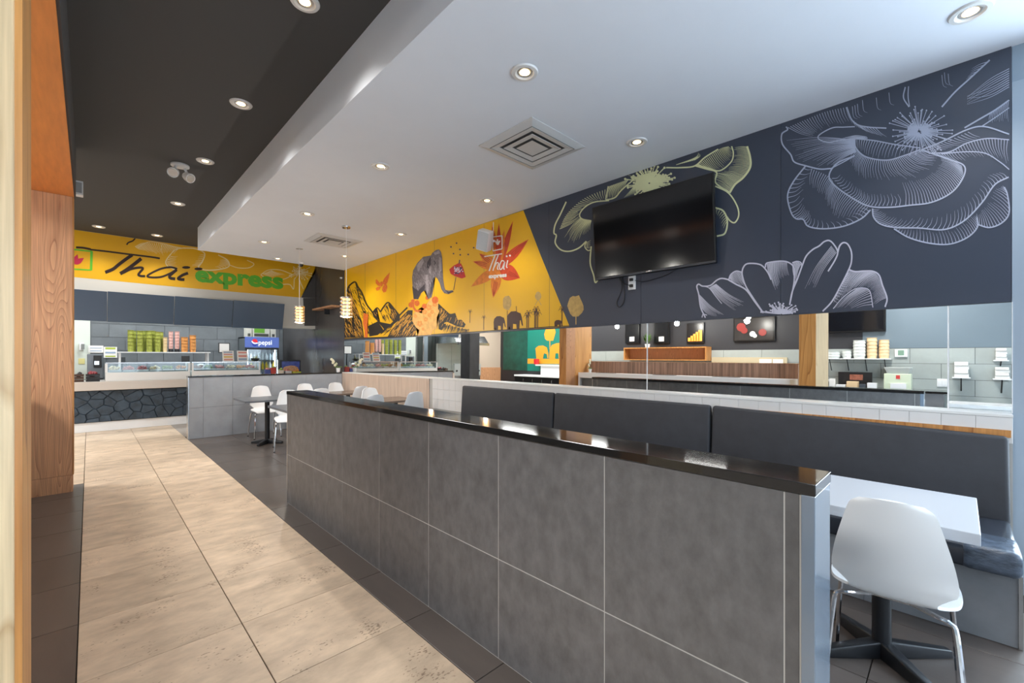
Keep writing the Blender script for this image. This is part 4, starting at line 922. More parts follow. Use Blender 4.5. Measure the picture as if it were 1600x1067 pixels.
# glass display cases on the counter
m_gl = glass('display_glass', (.9, .96, .97), .12)
m_food = [mat('food_%s' % n, c, rough=.6, var=.3, scale=(40, 40, 40)) for n, c in (('pink', (214, 138, 132)), ('cream', (226, 206, 170)), ('green', (128, 150, 66)), ('brown', (150, 100, 62)), ('orange', (214, 140, 60)), ('red', (176, 52, 46)))]
def case(x0, x1, label, foods):
    t = thing('display_case', label, 'display case', ((x0 + x1) / 2, 11.35, .926))
    y0, y1 = 11.1, 11.6
    B(x0, x1, y0, y1, .926, 1.085).build('white_base', mat('case_white', (226, 226, 224), rough=.25), t, bevel=.004)
    B(x0 + .03, x1 - .03, y0 + .004, y0 + .010, 1.086, 1.255).build('front_glass', m_gl, t)
    B(x0, x1, y0, y1 - .1, 1.256, 1.27).build('top_glass', m_gl, t); B(x0, x1, y0 - .006, y0 + .012, 1.254, 1.276).build('top_rail', m_steel, t)
    for x in (x0, x1 - .03):
        for y in (y0, y1 - .13): B(x, x + .03, y, y + .03, 1.086, 1.254).build('post', m_white, t)
    n = len(foods); wd = (x1 - x0 - .08) / n
    for i, fi in enumerate(foods):
        cx = x0 + .04 + wd * (i + .5)
        tr = thing('food_tray', ['pink salad', 'cream noodle', 'green leaf', 'brown rice', 'orange curry', 'red pepper'][fi] + ' tray inside the %s glass case, number %s from its left' % ('left' if x0 < 1 else 'right', ['one', 'two', 'three', 'four', 'five', 'six', 'seven'][i]), 'tray', (cx, 11.33, 1.086), 0, 'food trays in the glass cases')
        MB().hexa([(cx - wd * .40, 11.2, 1.0862), (cx + wd * .40, 11.2, 1.0862), (cx + wd * .40, 11.5, 1.0862), (cx - wd * .40, 11.5, 1.0862), (cx - wd * .46, 11.18, 1.13), (cx + wd * .46, 11.18, 1.13), (cx + wd * .46, 11.52, 1.13), (cx - wd * .46, 11.52, 1.13)]).build('pan', m_steel, tr)
        mb = MB()
        for _ in range(14): mb.ball((cx + rs.uniform(-.36, .36) * wd, rs.uniform(11.24, 11.46), 1.135 + rs.uniform(0, .05)), rs.uniform(.018, .035), sub=1)
        f = mb.build('food', m_food[fi], tr, smooth=True); f['kind'] = 'stuff'
    return t
case(.22, 1.50, 'left glass display case with white base on the food counter', (1, 0, 5, 1, 2, 4))
case(1.53, 2.80, 'right glass display case, standing behind the tiled partition', (3, 2, 0, 1, 4, 5))
# ------------------------------------------------------------------ back wall of the kitchen, lined with stone tiles
YK = 13.3
m_ktile = mat('grey_slate_tile', (104, 110, 114), rough=.45, var=.16, scale=(3, 3, 3), rnd=.1, bump=.05)
widths = [.42, .55, .5, .46, .52, .48, .58]
for r_ in range(8):
    x = .02 - (.2 if r_ % 2 else 0); k = r_ * 3
    while x < 3.9:
        wd = widths[k % 7]; a, b = max(x, .03), min(x + wd, 3.92); k += 1
        if b - a > .05: B(a + .004, b - .004, YK - .014, YK, .92 + r_ * .3 + .004, .92 + r_ * .3 + .296).build('wall_tile', m_ktile, kit)
        x += wd
B(-.36, .02, YK - .02, YK, 0, 2.6).build('door_panel', mat('pale_green_white', (206, 214, 204), rough=.5), kit)
m_kdoor = mat('dark_green_grey', (52, 60, 58), rough=.4)
B(-.62, -.40, YK - .03, YK, 0, 2.3).build('door_panel', m_kdoor, kit); B(-.68, -.63, YK - .05, YK, 0, 2.4).build('door_frame', m_steel, kit); B(-.40, -.37, YK - .05, YK, 0, 2.4).build('door_frame', m_steel, kit)
for a, b in ((-1.02, -.86), (-1.2, -1.04)): B(a, b, YK - .03, YK, 0, 2.3).build('door_panel', m_kdoor, kit)
B(-.86, -.68, YK - .02, YK, 0, 2.4).build('wall_plate', mat('blue_grey_paint', (142, 156, 166), rough=.5), kit)
for a, b in ((-1.9, -1.22), (-2.9, -1.91)): B(a, b, YK - .02, YK, .5, 2.1).build('splash_panel', mat('pale_steel_panel', (190, 200, 196), rough=.35, metal=.4, var=.1, scale=(1, 1, 6)), kit)
# back work counter, upper shelf and the cup stacks
bc = thing('work_counter', 'steel work counter along the tiled kitchen wall', 'counter', (1.3, 12.95, 0))
B(-.1, 2.7, 12.62, 13.27, .86, .90).build('worktop', m_steel, bc); B(-.08, 2.68, 12.66, 13.26, .1, .859).build('cabinet', mat('grey_cabinet', (110, 112, 114), rough=.5), bc)
B(-.04, 2.64, 12.72, 13.2, 0, .099).build('plinth', m_black, bc)
YS_ = 12.5
sa, sb = on_y(184, 549.5, YS_), on_y(329, 549.5, YS_)
us = thing('cup_shelf', 'white shelf on posts holding tall stacks of cups', 'shelf', ((sa.x + sb.x) / 2, YS_ + .15, sa.z))
B(sa.x, sb.x, YS_, YS_ + .32, sa.z - .02, sa.z).build('board', m_white, us)
for x in (sa.x + .02, sb.x - .06):
    B(x, x + .03, YS_ + .28, YS_ + .31, .901, sa.z - .021).build('post', m_white, us); B(x, x + .03, YS_ + .02, YS_ + .05, .62, sa.z - .021).build('post', m_white, us)
B(sa.x, sb.x, YS_ + .01, YS_ + .04, .60, .62).build('lower_rail', m_white, us)
def cups(u0, u1, vtop, vbot, m_, label, ribs, dy=0, base=None, group=None):
    a, b = on_y(u0, vbot, YS_ + .1 + dy), on_y(u1, vtop, YS_ + .1 + dy)
    r = (b.x - a.x) / 2; hgt = b.z - sa.z - .001; cx = (a.x + b.x) / 2; cy = YS_ + .1 + dy
    t = thing('cup_stack', label, 'cups', (cx, cy, sa.z + .001), 0, group)
    prof = [(0, 0), (r * .78, 0)]
    if base: MB().lathe([(0, 0), (r * .95, 0), (r * .95, .07), (0, .07)], (cx, cy, sa.z + .001), 14).build('holder', base, t); z = .0705; prof = [(0, z), (r * .78, z)]
    else: z = 0
    for k in range(ribs):
        z1 = z + (hgt - z) * (k + 1) / ribs; prof += [(r * .84, z1 - .006), (r, z1 - .005), (r, z1)]
        if k < ribs - 1: prof += [(r * .86, z1 + .001)]
    prof += [(r * .8, hgt), (0, hgt - .004)]
    MB().lathe(prof, (cx, cy, sa.z + .001), 14).build('cups', m_, t, smooth=True)
    return t
m_green = mat('green_printed_paper', (158, 164, 72), rough=.55, var=.28, scale=(50, 50, 18)); m_pink = mat('pink_printed_paper', (222, 176, 168), rough=.55, var=.1, scale=(40, 40, 12))
m_kraft = mat('orange_kraft_paper', (214, 150, 84), rough=.6); m_cr = mat('cream_paper', (222, 196, 150), rough=.6)
names = ['first', 'second', 'third', 'fourth']
for i, (u0, u1, vt) in enumerate(((198.5, 209.5, 516), (213, 224.5, 517), (227.5, 239, 517), (241, 252, 518.5))):
    cups(u0, u1, vt, 549, m_green, 'tall stack of green printed cups, %s from left in the front row' % names[i], 6, group='green cup stacks')
for i, (u0, u1, vt) in enumerate(((205, 214, 517), (220, 229, 517), (234, 244, 517), (247, 256, 519))):
    cups(u0, u1, vt, 549, m_green, 'tall stack of green printed cups, %s from left in the rear row' % names[i], 6, dy=.14, group='green cup stacks')
cups(254, 262, 527, 549, m_cr, 'short cream cup stack between green and pink stacks', 5)
cups(263, 271, 518, 549, m_pink, 'pink cup stack on a black holder, left of the pair', 6, base=m_black, group='pink cup stacks'); cups(272.5, 281, 518, 549, m_pink, 'pink cup stack on a black holder, right of the pair', 6, base=m_black, group='pink cup stacks')
cups(282, 294.5, 527, 549, m_kraft, 'wide orange kraft bowl stack, shorter of the two', 5, group='orange kraft stacks'); cups(295.5, 307, 524, 549, m_kraft, 'orange kraft bowl stack at the shelf end, taller of the two', 5, group='orange kraft stacks')
# menu boards hanging in front of the bulkhead
m_board = mat('menu_board_screen', (78, 96, 118), rough=.25, spec=.5)  # bluish lift in the colour stands for reflected windows
nm = ['leftmost', 'second from left', 'third from left', 'rightmost']
for i, (u0, u1) in enumerate(((100, 167.5), (168.2, 272.5), (273.3, 364.5), (365.3, 444.5))):
    def bt(u): return 452 + (u - 118) * .0705
    def bb(u): return 500 + (u - 117) * .046
    a, b = on_y(u0, bt(u0), 10.62), on_y(u1, bt(u1), 10.62); c, d = on_y(u0, bb(u0), 10.78), on_y(u1 - (3 if i == 3 else 0), bb(u1), 10.78)
    zt, zb_ = 2.72, 2.13
    zt = (a.z + b.z) / 2; zb_ = (c.z + d.z) / 2
    t = thing('menu_board', 'blank dark menu board under the lettered mural, ' + nm[i], 'menu board', ((a.x + b.x) / 2, 10.7, zb_), 0, 'menu boards')
    x0, x1 = a.x, b.x
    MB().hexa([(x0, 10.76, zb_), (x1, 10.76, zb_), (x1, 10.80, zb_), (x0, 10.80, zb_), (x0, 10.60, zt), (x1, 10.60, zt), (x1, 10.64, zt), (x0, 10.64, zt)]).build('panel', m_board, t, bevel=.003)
    for x in (x0 + .1, x1 - .13): MB().hexa([(x, 10.785, zb_ + .1), (x + .03, 10.785, zb_ + .1), (x + .03, YB - .002, zb_ + .1), (x, YB - .002, zb_ + .1), (x, 10.73, zb_ + .3), (x + .03, 10.73, zb_ + .3), (x + .03, YB - .002, zb_ + .3), (x, YB - .002, zb_ + .3)]).build('bracket', m_blackmetal, t)
# ------------------------------------------------------------------ drinks fridge
m_blue = mat('fridge_blue', (62, 84, 150), rough=.35, emit=.55, ecol=(84, 104, 168))
YF = 12.35
fa, fb = on_y(383, 526, YF), on_y(436, 526, YF)
fx0, fx1, fz = fa.x, fb.x, fa.z
fr = thing('drinks_fridge', 'tall drinks fridge with a blue lit header, left of the charcoal wall', 'fridge', ((fx0 + fx1) / 2, YF + .35, 0))
zh = on_y(410, 543, YF).z
B(fx0, fx1, YF + .03, YF + .06, .03, .12).build('plinth', m_black, fr)
MB().box(fx0, fx0 + .03, YF + .03, YF + .7, 0, fz).box(fx1 - .03, fx1, YF + .03, YF + .7, 0, fz).box(fx0, fx1, YF + .66, YF + .7, 0, fz).box(fx0, fx1, YF + .03, YF + .7, fz - .03, fz).box(fx0, fx1, YF + .03, YF + .66, 0, .12).build('cabinet', mat('fridge_grey', (92, 100, 104), rough=.4), fr)
B(fx0, fx1, YF, YF + .05, zh, fz).build('header', m_blue, fr, bevel=.004)
pr = Print(lambda u, v, L: Vector(((p := on_y(u, v, YF)).x, YF - .0015 * L, p.z)))
pr.tris(text_mesh('pepsi', .010), (403.5, 538.5), (1, .0), (0, -1), 10.4, 1); pr.build('header_lettering', mat('header_white', (236, 240, 246), rough=.4, emit=.6), fr)
pr = Print(pr.plane); pr.fill([(398 + 4.6 * math.cos(a), 534.5 + 5.2 * math.sin(a)) for a in [math.pi * (1 + k / 12) + .25 for k in range(13)]], 1); pr.build('emblem_red', mat('emblem_red', (214, 44, 52), rough=.4, emit=.4), fr)
pr = Print(pr.plane); pr.fill([(398 + 4.6 * math.cos(a), 536.0 + 5.2 * math.sin(a)) for a in [math.pi * (k / 12) + .25 for k in range(13)]], 1); pr.build('emblem_blue', mat('emblem_blue', (30, 60, 160), rough=.4, emit=.3), fr)
pr = Print(pr.plane); pr.line([(393.2, 533), (397, 536.4), (402.6, 536)], 1.7, 2); pr.build('emblem_band', MATS['header_white'], fr)
dm = mat('door_frame_black', (40, 44, 48), rough=.4)
d = MB().box(fx0 + .01, fx0 + .05, YF, YF + .028, .13, zh - .01).box(fx1 - .05, fx1 - .01, YF, YF + .028, .13, zh - .01).box(fx0 + .05, fx1 - .05, YF, YF + .028, zh - .05, zh - .01).box(fx0 + .05, fx1 - .05, YF, YF + .028, .13, .18).build('door', dm, fr)
B(fx0 + .051, fx1 - .051, YF + .01, YF + .016, .181, zh - .051).build('door_pane', m_gl, d); B(fx1 - .045, fx1 - .025, YF - .04, YF, .8, 1.3).build('door_handle', m_steel, d)
m_lit = mat('fridge_lamp', (235, 242, 250), emit=9)
B(fx0 + .031, fx1 - .031, YF + .61, YF + .655, .125, fz - .035).build('liner', mat('fridge_liner', (226, 232, 238), rough=.4), fr)
for x in (fx0 + .055, fx1 - .085): B(x, x + .02, YF + .06, YF + .08, .2, zh - .06).build('light_tube', m_lit, fr)
bt_c = [mat('bottle_%s' % n, c, rough=.15, var=.0) for n, c in (('white', (226, 230, 234)), ('yellow', (222, 188, 60)), ('blue', (44, 72, 160)), ('red', (176, 40, 44)), ('clear', (190, 204, 214)))]
for r_, z in enumerate((.5, .78, 1.06, 1.3)):
    B(fx0 + .032, fx1 - .032, YF + .1, YF + .6, z - .012, z).build('wire_shelf', m_steel, fr)
    nb = 8
    for k in range(nb):
        mi = (2, 2, 1, 0)[r_] if k % 3 else (2, 3, 0, 4)[r_]
        x = fx0 + .09 + (fx1 - fx0 - .18) * k / (nb - 1)
        bo = MB().lathe([(0, 0), (.03, 0), (.032, .02), (.032, .12), (.012, .165), (.012, .19), (0, .19)], (x, YF + .15, z + .001), 10).build('drink_bottle', bt_c[mi], smooth=True)
        tag(bo, ['blue labelled drink bottle low in the fridge', 'dark blue drink bottle in the fridge, one shelf up', 'yellow drink bottle in the middle of the fridge', 'pale drink bottle on the top shelf of the fridge'][r_] + ', number %s from left' % ['one', 'two', 'three', 'four', 'five', 'six', 'seven', 'eight'][k], 'bottle', 'bottles in the fridge')
for i, (u0, u1) in enumerate(((385, 393.5), (395, 421.5), (423, 431))):
    a, b = on_y(u0, 526, YF + .1), on_y(u1, 514, YF + .1)
    t = thing('carton', 'printed carton on top of the drinks fridge, ' + ('left small one', 'wide middle one with green label', 'right small one')[i], 'box', ((a.x + b.x) / 2, YF + .2, fz), 0, 'cartons on the fridge')
    B(a.x, b.x, YF + .1, YF + .35, fz + .001, b.z + .03).build('carton_body', mat('carton_white', (206, 206, 196), rough=.6), t, bevel=.003)
    if i == 1: B(a.x + .03, b.x - .12, YF + .097, YF + .1, fz + .11, b.z).build('carton_label', mat('carton_green', (104, 168, 52), rough=.5), t)
    B(a.x + .03, b.x - .03, YF + .097, YF + .1, fz + .02, fz + .09).build('carton_print', mat('carton_dark', (70, 72, 66), rough=.5), t)
# ------------------------------------------------------------------ small things on and around the counter
def paper(label, u0, u1, v0, v1, Y, tilt, m_, stripes=()):
    a, b = on_y(u0, v1, Y), on_y(u1, v0, Y)
    t = thing('paper_sign', label, 'sign', ((a.x + b.x) / 2, Y, a.z))
    MB().hexa([(a.x, Y, a.z), (b.x, Y, a.z), (b.x, Y + .006, a.z), (a.x, Y + .006, a.z), (a.x, Y + tilt, b.z), (b.x, Y + tilt, b.z), (b.x, Y + tilt + .006, b.z), (a.x, Y + tilt + .006, b.z)]).build('sheet', m_, t)
    for k, (f0, f1, mm_) in enumerate(stripes):
        z0, z1 = a.z + (b.z - a.z) * f0, a.z + (b.z - a.z) * f1; x0, x1 = a.x + (b.x - a.x) * .12, b.x - (b.x - a.x) * .12
        MB().hexa([(x0, Y - .003 + tilt * f0, z0), (x1, Y - .003 + tilt * f0, z0), (x1, Y - .0005 + tilt * f0, z0), (x0, Y - .0005 + tilt * f0, z0), (x0, Y - .003 + tilt * f1, z1), (x1, Y - .003 + tilt * f1, z1), (x1, Y - .0005 + tilt * f1, z1), (x0, Y - .0005 + tilt * f1, z1)]).build('printed_band', mm_, t)
    if Y < 12.5: B((a.x + b.x) / 2 - .04, (a.x + b.x) / 2 + .04, Y + .007, Y + .06 + max(tilt, 0), a.z, a.z + .012).build('stand_foot', m_white, t)
    return t
m_paper = mat('white_paper', (232, 230, 226), rough=.6); m_bp = mat('print_pink', (214, 150, 140), rough=.6); m_by = mat('print_yellow', (222, 190, 110), rough=.6); m_bb = mat('print_blue', (150, 168, 190), rough=.6); m_bg = mat('print_green', (170, 186, 70), rough=.6)
ztop = 1.277
def on_top(u0, u1, v0, Y): return 556 - F * (ztop - H) / on_depth((u0 + u1) / 2, Y)
def on_depth(u, Y): rx = (u - 800) / F; return Y / (CA - rx * SA)
def vfor(u, z, Y): return HY - F * (z - H) / on_depth(u, Y)
paper('menu sheet standing on the right glass case, left of the pair', 348, 366, 548, vfor(357, 1.277, 11.14), 11.14, .06, m_paper, ((.1, .25, m_bp), (.35, .5, m_by), (.6, .72, m_bp), (.8, .92, m_bb)))
paper('menu sheet standing on the right glass case, beside the bowl', 371, 388, 548, vfor(380, 1.277, 11.14), 11.14, .06, m_paper, ((.1, .3, m_bb), (.4, .6, m_bp), (.75, .9, m_bp)))
t = thing('planter_bowl', 'dark bowl with short green shoots on the right glass case', 'plant', (0, 0, 0)); a = on_y(398.5, 566, 11.25); t.location = (a.x, 11.25, 1.271)
MB().lathe([(0, 0), (.05, 0), (.085, .05), (.088, .075), (.078, .075), (.045, .012), (0, .012)], (a.x, 11.25, 1.271), 18).build('bowl', m_black, t, smooth=True)
mb = MB()
for k in range(14): x = a.x + rs.uniform(-.06, .06); y = 11.25 + rs.uniform(-.05, .05); mb.tube([(x, y, 1.29), (x + rs.uniform(-.02, .02), y, 1.345 + rs.uniform(0, .09))], [.008, .003], 5)
mb.build('shoots', mat('shoot_green', (150, 156, 96), rough=.6), t)
# clipboard on arm, left cluster: machine, notice sheets, baskets
t = thing('clipboard', 'framed notice tilted on an arm behind the glass cases', 'sign', (0, 0, 0)); a, b = on_y(343, 550, 12.55), on_y(358, 537, 12.55); t.location = ((a.x + b.x) / 2, 12.55, .901)
B(a.x - .02, b.x + .02, 12.56, 12.575, a.z - .02, b.z + .02).build('frame', m_black, t); B(a.x, b.x, 12.55, 12.56, a.z, b.z).build('sheet', m_paper, t); MB().tube([((a.x + b.x) / 2, 12.64, .901), ((a.x + b.x) / 2, 12.62, a.z + .1)], .015, 8).build('arm', m_black, t); B(a.x, b.x, 12.57, 12.7, .901, .915).build('foot', m_black, t)
t = thing('coffee_machine', 'grey and black beverage machine at the left end of the kitchen', 'machine', (0, 0, 0)); YM = 12.75
a, b = on_y(136, 585, YM), on_y(161, 553, YM); t.location = ((a.x + b.x) / 2, YM + .15, .901)
B(a.x, b.x, YM + .06, YM + .35, .901, b.z).build('body', mat('machine_grey', (120, 126, 132), rough=.3, metal=.4), t, bevel=.01); B(a.x + (b.x - a.x) * .4, b.x - .02, YM, YM + .06, a.z + .14, b.z - .03).build('front_panel', m_black, t, bevel=.01)
B(a.x + (b.x - a.x) * .45, b.x - .06, YM - .008, YM, a.z + .2, b.z - .15).build('chrome_plate', m_chrome, t); B(a.x, b.x, YM - .05, YM + .06, .901, .93).build('drip_tray', m_blackmetal, t)
paper('white notice sheet on the tiles above the beverage machine', 138, 161.5, 540, 551, 13.27, 0, m_paper, ((.2, .32, m_bb), (.6, .7, m_bb)))
paper('yellow edged notice sheet on the tiles, left of the cup shelf', 162, 183, 542, 559, 13.27, 0, m_paper, ((.78, .95, m_bg), (.08, .2, m_bg), (.4, .55, m_bb)))
t = thing('wall_phone', 'pale phone box on the whitish panel at the far left', 'phone', (0, 0, 0)); a, b = on_y(124, 547, 13.26), on_y(131, 536, 13.26); t.location = ((a.x + b.x) / 2, 13.26, a.z)
B(a.x, b.x, 13.2, 13.279, a.z, b.z).build('base', m_white, t, bevel=.005); B(a.x + .03, a.x + .08, 13.17, 13.2, a.z + .02, b.z - .02).build('handset', mat('phone_grey', (120, 124, 122), rough=.4), t, bevel=.005)
tag(B((a.x + b.x) / 2 - .05, (a.x + b.x) / 2 + .05, 13.268, 13.279, a.z - .30, a.z - .18).build('switch_plate', mat('yellowish_plate', (214, 206, 140), rough=.5), bevel=.003), 'small yellowish switch plate under the phone', 'switch')
for i, (u0, u1, lab) in enumerate(((116, 131, 'dark brown bread basket at the very left of the counter'), (134, 156, 'black basket beside the left glass case'))):
    a, b = on_y(u0, 597, 11.2), on_y(u1, 583, 11.2); t = thing('basket', lab, 'basket', ((a.x + b.x) / 2, 11.2, .926), 0, 'baskets on the counter')
    mb = MB(); x0, x1 = a.x, b.x
    for z in (.0, .05, .1): mb.box(x0, x1, 11.12, 11.135, .927 + z, .965 + z).box(x0, x1, 11.30, 11.315, .927 + z, .965 + z).box(x0, x0 + .015, 11.136, 11.299, .927 + z, .965 + z).box(x1 - .015, x1, 11.136, 11.299, .927 + z, .965 + z)
    mb.box(x0 + .016, x1 - .016, 11.136, 11.299, .927, .935).build('slats', mat('dark_wicker', (70, 48, 36), rough=.7) if i == 0 else m_black, t)
    mb = MB()
    for _ in range(9): mb.ball((rs.uniform(x0 + .05, x1 - .05), rs.uniform(11.17, 11.27), 1.03 + rs.uniform(0, .06)), .035, sub=1)
    f = mb.build('contents', mat('dark_red_wrap', (130, 40, 44), rough=.4) if i else mat('black_wrap', (40, 34, 32), rough=.4), t, smooth=True); f['kind'] = 'stuff'
t = thing('small_monitor', 'small dark screen under the cup shelf', 'monitor', (0, 0, 0)); a, b = on_y(286, 566, 12.75), on_y(299, 556, 12.75); t.location = ((a.x + b.x) / 2, 12.75, .901)
B(a.x, b.x, 12.74, 12.77, a.z, b.z).build('screen', m_black, t, bevel=.004); B(a.x + .05, b.x - .05, 12.76, 12.8, .915, a.z + .02).build('stand', m_black, t); B(a.x, b.x, 12.7, 12.86, .901, .915).build('foot', m_black, t)
t = thing('small_monitor', 'dark card terminal under the left part of the cup shelf', 'terminal', (0, 0, 0)); a, b = on_y(185, 566, 12.75), on_y(197, 558, 12.75); t.location = ((a.x + b.x) / 2, 12.75, .901)
B(a.x, b.x, 12.74, 12.77, a.z, b.z).build('screen', mat('dark_screen', (56, 60, 62), rough=.3), t, bevel=.004); B(a.x + .04, b.x - .04, 12.76, 12.8, .915, a.z + .02).build('stand', m_black, t); B(a.x, b.x, 12.7, 12.86, .901, .915).build('foot', m_black, t)
tag(MB().lathe([(0, 0), (.09, 0), (.09, .28), (.03, .31), (0, .31)], (on_y(317, 566, 12.8).x, 12.8, .901), 16).build('paper_roll', m_paper, smooth=True), 'white paper towel roll below the right end of the cup shelf', 'paper roll')
# things on the partition cap: framed food picture, snack boxes, flower pot
t = thing('picture_stand', 'framed food picture standing near the fridge behind the partition', 'picture', (0, 0, 0)); YP = 9.6
a, b = on_y(438, 586, 11.12), on_y(470, 562.5, 11.12); t.location = ((a.x + b.x) / 2, 11.12, .926)
B(a.x, b.x, 11.12, 11.145, .927, b.z).build('frame', m_black, t, bevel=.004); B(a.x + .03, b.x - .03, 11.116, 11.12, a.z + .08, b.z - .03).build('picture', mat('picture_blue', (62, 76, 150), rough=.3, var=.5, scale=(14, 14, 14)), t)
mb = MB().ball(((a.x + b.x) / 2, 11.113, a.z + .14), .12, (1.5, .03, .7)); mb.build('dish_print', mat('dish_print', (196, 150, 112), rough=.5, var=.5, scale=(30, 30, 30)), t, smooth=True)
B((a.x + b.x) / 2 - .06, (a.x + b.x) / 2 + .06, 11.145, 11.3, .927, .94).build('strut', m_black, t)
sn = [((415, 423, 578), (70, 84, 150), 'blue'), ((424, 432, 575), (176, 56, 48), 'red'), ((436, 444, 579), (220, 208, 190), 'cream'), ((447, 456, 580), (196, 198, 200), 'grey'), ((458, 471, 581), (176, 182, 60), 'lime')]
for (u0, u1, v), c, n in sn:
    Yn = 11.0; a, b = on_y(u0, v, Yn), on_y(u1, v, Yn)
    t = thing('snack_box', '%s snack box on the counter end, seen just over the partition' % n, 'box', ((a.x + b.x) / 2, Yn + .04, .926), 0, 'snack boxes')
    B(a.x, b.x, Yn + .02, Yn + .1, .927, b.z + .01).build('tray', mat('snack_' + n, c, rough=.5), t, bevel=.003)
    mb = MB()
    for _ in range(5): mb.ball((rs.uniform(a.x + .02, b.x - .02), Yn + .06, b.z + rs.uniform(.0, .05)), .025, sub=1)
    f = mb.build('packets', m_food[rs.randrange(6)], t); f['kind'] = 'stuff'
m_leaf = mat('leaf_green', (84, 120, 54), rough=.5); m_petal = mat('orchid_petal', (226, 220, 190), rough=.5)
def orchid(label, x, y, z, hgt, lean, k=1.0):
    t = thing('potted_orchid', label, 'plant', (x, y, z))
    MB().lathe([(0, 0), (.026 * k, 0), (.034 * k, .07 * k), (.030 * k, .07 * k), (.028 * k, .06 * k), (0, .06 * k)], (x, y, z + .0005), 16).build('pot', m_white, t, smooth=True)
    st = smooth_line([(x, y, z + .06 * k), (x + lean * .3, y, z + hgt * .6), (x + lean, y, z + hgt)], 5); MB().tube(st, .004 * k, 6).build('stem', m_leaf, t)
    for q_ in range(6):
        p_ = Vector((x + lean * (.5 + .1 * q_) + rs.uniform(-.03, .03) * k, y + rs.uniform(-.02, .02), z + hgt * (.55 + .09 * q_)))
        mb = MB()
        for j in range(5):
            an = j * 1.257; mb.ball(p_ + Vector((math.cos(an) * .013 * k, -.004, math.sin(an) * .013 * k)), .012 * k, (1, .35, 1), 1)
        mb.build('flower', m_petal, t, smooth=True)
    for sx in (-1, 1): MB().ball((x + sx * .03 * k, y, z + .085 * k), .04 * k, (1, .4, .25), 1).build('leaf', m_leaf, t, smooth=True)
    return t
a = on_y(528.5, 583, 9.07); orchid('white orchid in a small pot on the partition cap by the corner', a.x, 9.07, 1.0605, .27, -.12, 1.25)
# two unseen panels added to light the kitchen work area
m_fill = mat('fill_panel_diffuser', (240, 246, 250), emit=3)
for x, lab in ((.5, 'unseen added fill panel over the left half of the kitchen'), (2.6, 'unseen added fill panel over the right half of the kitchen')):
    t = thing('added_fill_panel', lab, 'ceiling light', (x, 12.1, ZC - .05), 0, 'added kitchen fill panels')
    B(x - .6, x + .6, 11.85, 12.35, ZC - .05, ZC - .0015).build('housing', m_white, t); B(x - .57, x + .57, 11.88, 12.32, ZC - .055, ZC - .0505).build('diffuser', m_fill, t)
    l = bpy.data.lights.new('fill_panel_lamp', 'AREA'); l.shape = 'RECTANGLE'; l.size = 1.1; l.size_y = .4; l.energy = E_KIT; l.color = (.93, .97, 1)
    o = bpy.data.objects.new('fill_panel_lamp', l); COL.objects.link(o); o.parent = t; o.location = (0, 0, -.02)
for o_ in scene.objects:                           # keep the small counter things clear of the cup shelf
    if o_.name.startswith(('small_monitor', 'paper_roll')) and o_.parent is None: o_.location.y += .24
# ------------------------------------------------------------------ left part of the room, seen in the mirror
m_ltile = mat('pale_grey_wall_tile', (158, 164, 160), rough=.35, var=.06, rnd=.04)
XW = -4.05
for r_ in range(5):
    y = -1.1 + (.45 if r_ % 2 else 0)
    while y < 8.6:
        B(XW, XW + .012, y + .003, min(y + .9, 8.6) - .003, .14 + r_ * .305 + .003, .14 + (r_ + 1) * .305 - .003).build('wall_tile', m_ltile, wall_l); y += .9
B(XW, XW + .01, -3.2, 1.45, 1.67, ZC).build('wall_panel', mat('blue_grey_wall', (104, 118, 128), rough=.5), wall_l)
m_frame_b = mat('black_frame', (18, 18, 20), rough=.3)
def framed(name, label, u0, u1, v0, v1, pic, cat, X=-3.99, extra=None):
    a, b = via_mirror(u0, v1, X), via_mirror(u1, v0, X); y0, y1 = sorted((a.y, b.y)); z0, z1 = a.z, b.z
    t = thing(name, label, cat, (X, (y0 + y1) / 2, z0)); B(XW + .001, X, y0, y1, z0, z1).build('frame', m_frame_b, t, bevel=.004); s_ = B(X, X + .004, y0 + .035, y1 - .035, z0 + .035, z1 - .035).build('picture', pic, t)
    return t, y0, y1, z0, z1
m_dpic = mat('dark_menu_picture', (26, 27, 30), rough=.25)
for i, (u0, u1) in enumerate(((977, 999), (1022, 1046))):
    t, y0, y1, z0, z1 = framed('framed_menu', 'dark framed menu on the left wall, %s in the mirror' % ('farther' if i == 0 else 'second'), u0, u1, 496, 536, m_dpic, 'picture')
    B(-3.985, -3.98, (y0 + y1) / 2 - .08, (y0 + y1) / 2 + .08, z0 + .06, z0 + .2).build('dish_print', m_paper, t)
t, y0, y1, z0, z1 = framed('framed_menu', 'framed menu with lit golden cups on the left wall', 1073, 1100, 502, 535, m_dpic, 'picture')
for k in range(5):
    y = y1 - .06 - (y1 - y0 - .12) * (k + .5) / 5; B(-3.985, -3.98, y - .05, y + .05, z0 + .05, z0 + .15 + .05 * k).build('cup_print', mat('golden_cup', (226, 150, 60), rough=.4, emit=.5), t)
t, y0, y1, z0, z1 = framed('framed_poster', 'large dark framed poster with red blossoms and painted lamp glow on the left wall', 1146, 1211, 491, 532, mat('poster_dark', (44, 42, 42), rough=.3, var=.4, scale=(3, 3, 3)), 'picture')
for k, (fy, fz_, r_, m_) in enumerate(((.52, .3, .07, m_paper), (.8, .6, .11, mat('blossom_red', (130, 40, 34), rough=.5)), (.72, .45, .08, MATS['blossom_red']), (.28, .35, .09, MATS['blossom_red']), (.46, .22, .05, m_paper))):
    MB().lathe([(0, .004), (r_, .004), (r_ * .9, 0), (0, 0)], (-3.985 + k * .003, y0 + (y1 - y0) * fy, z0 + (z1 - z0) * fz_), 9, axis='x').build('disc_print', m_, t)  # white discs paint a lamp's reflected glow, red ones are blossoms
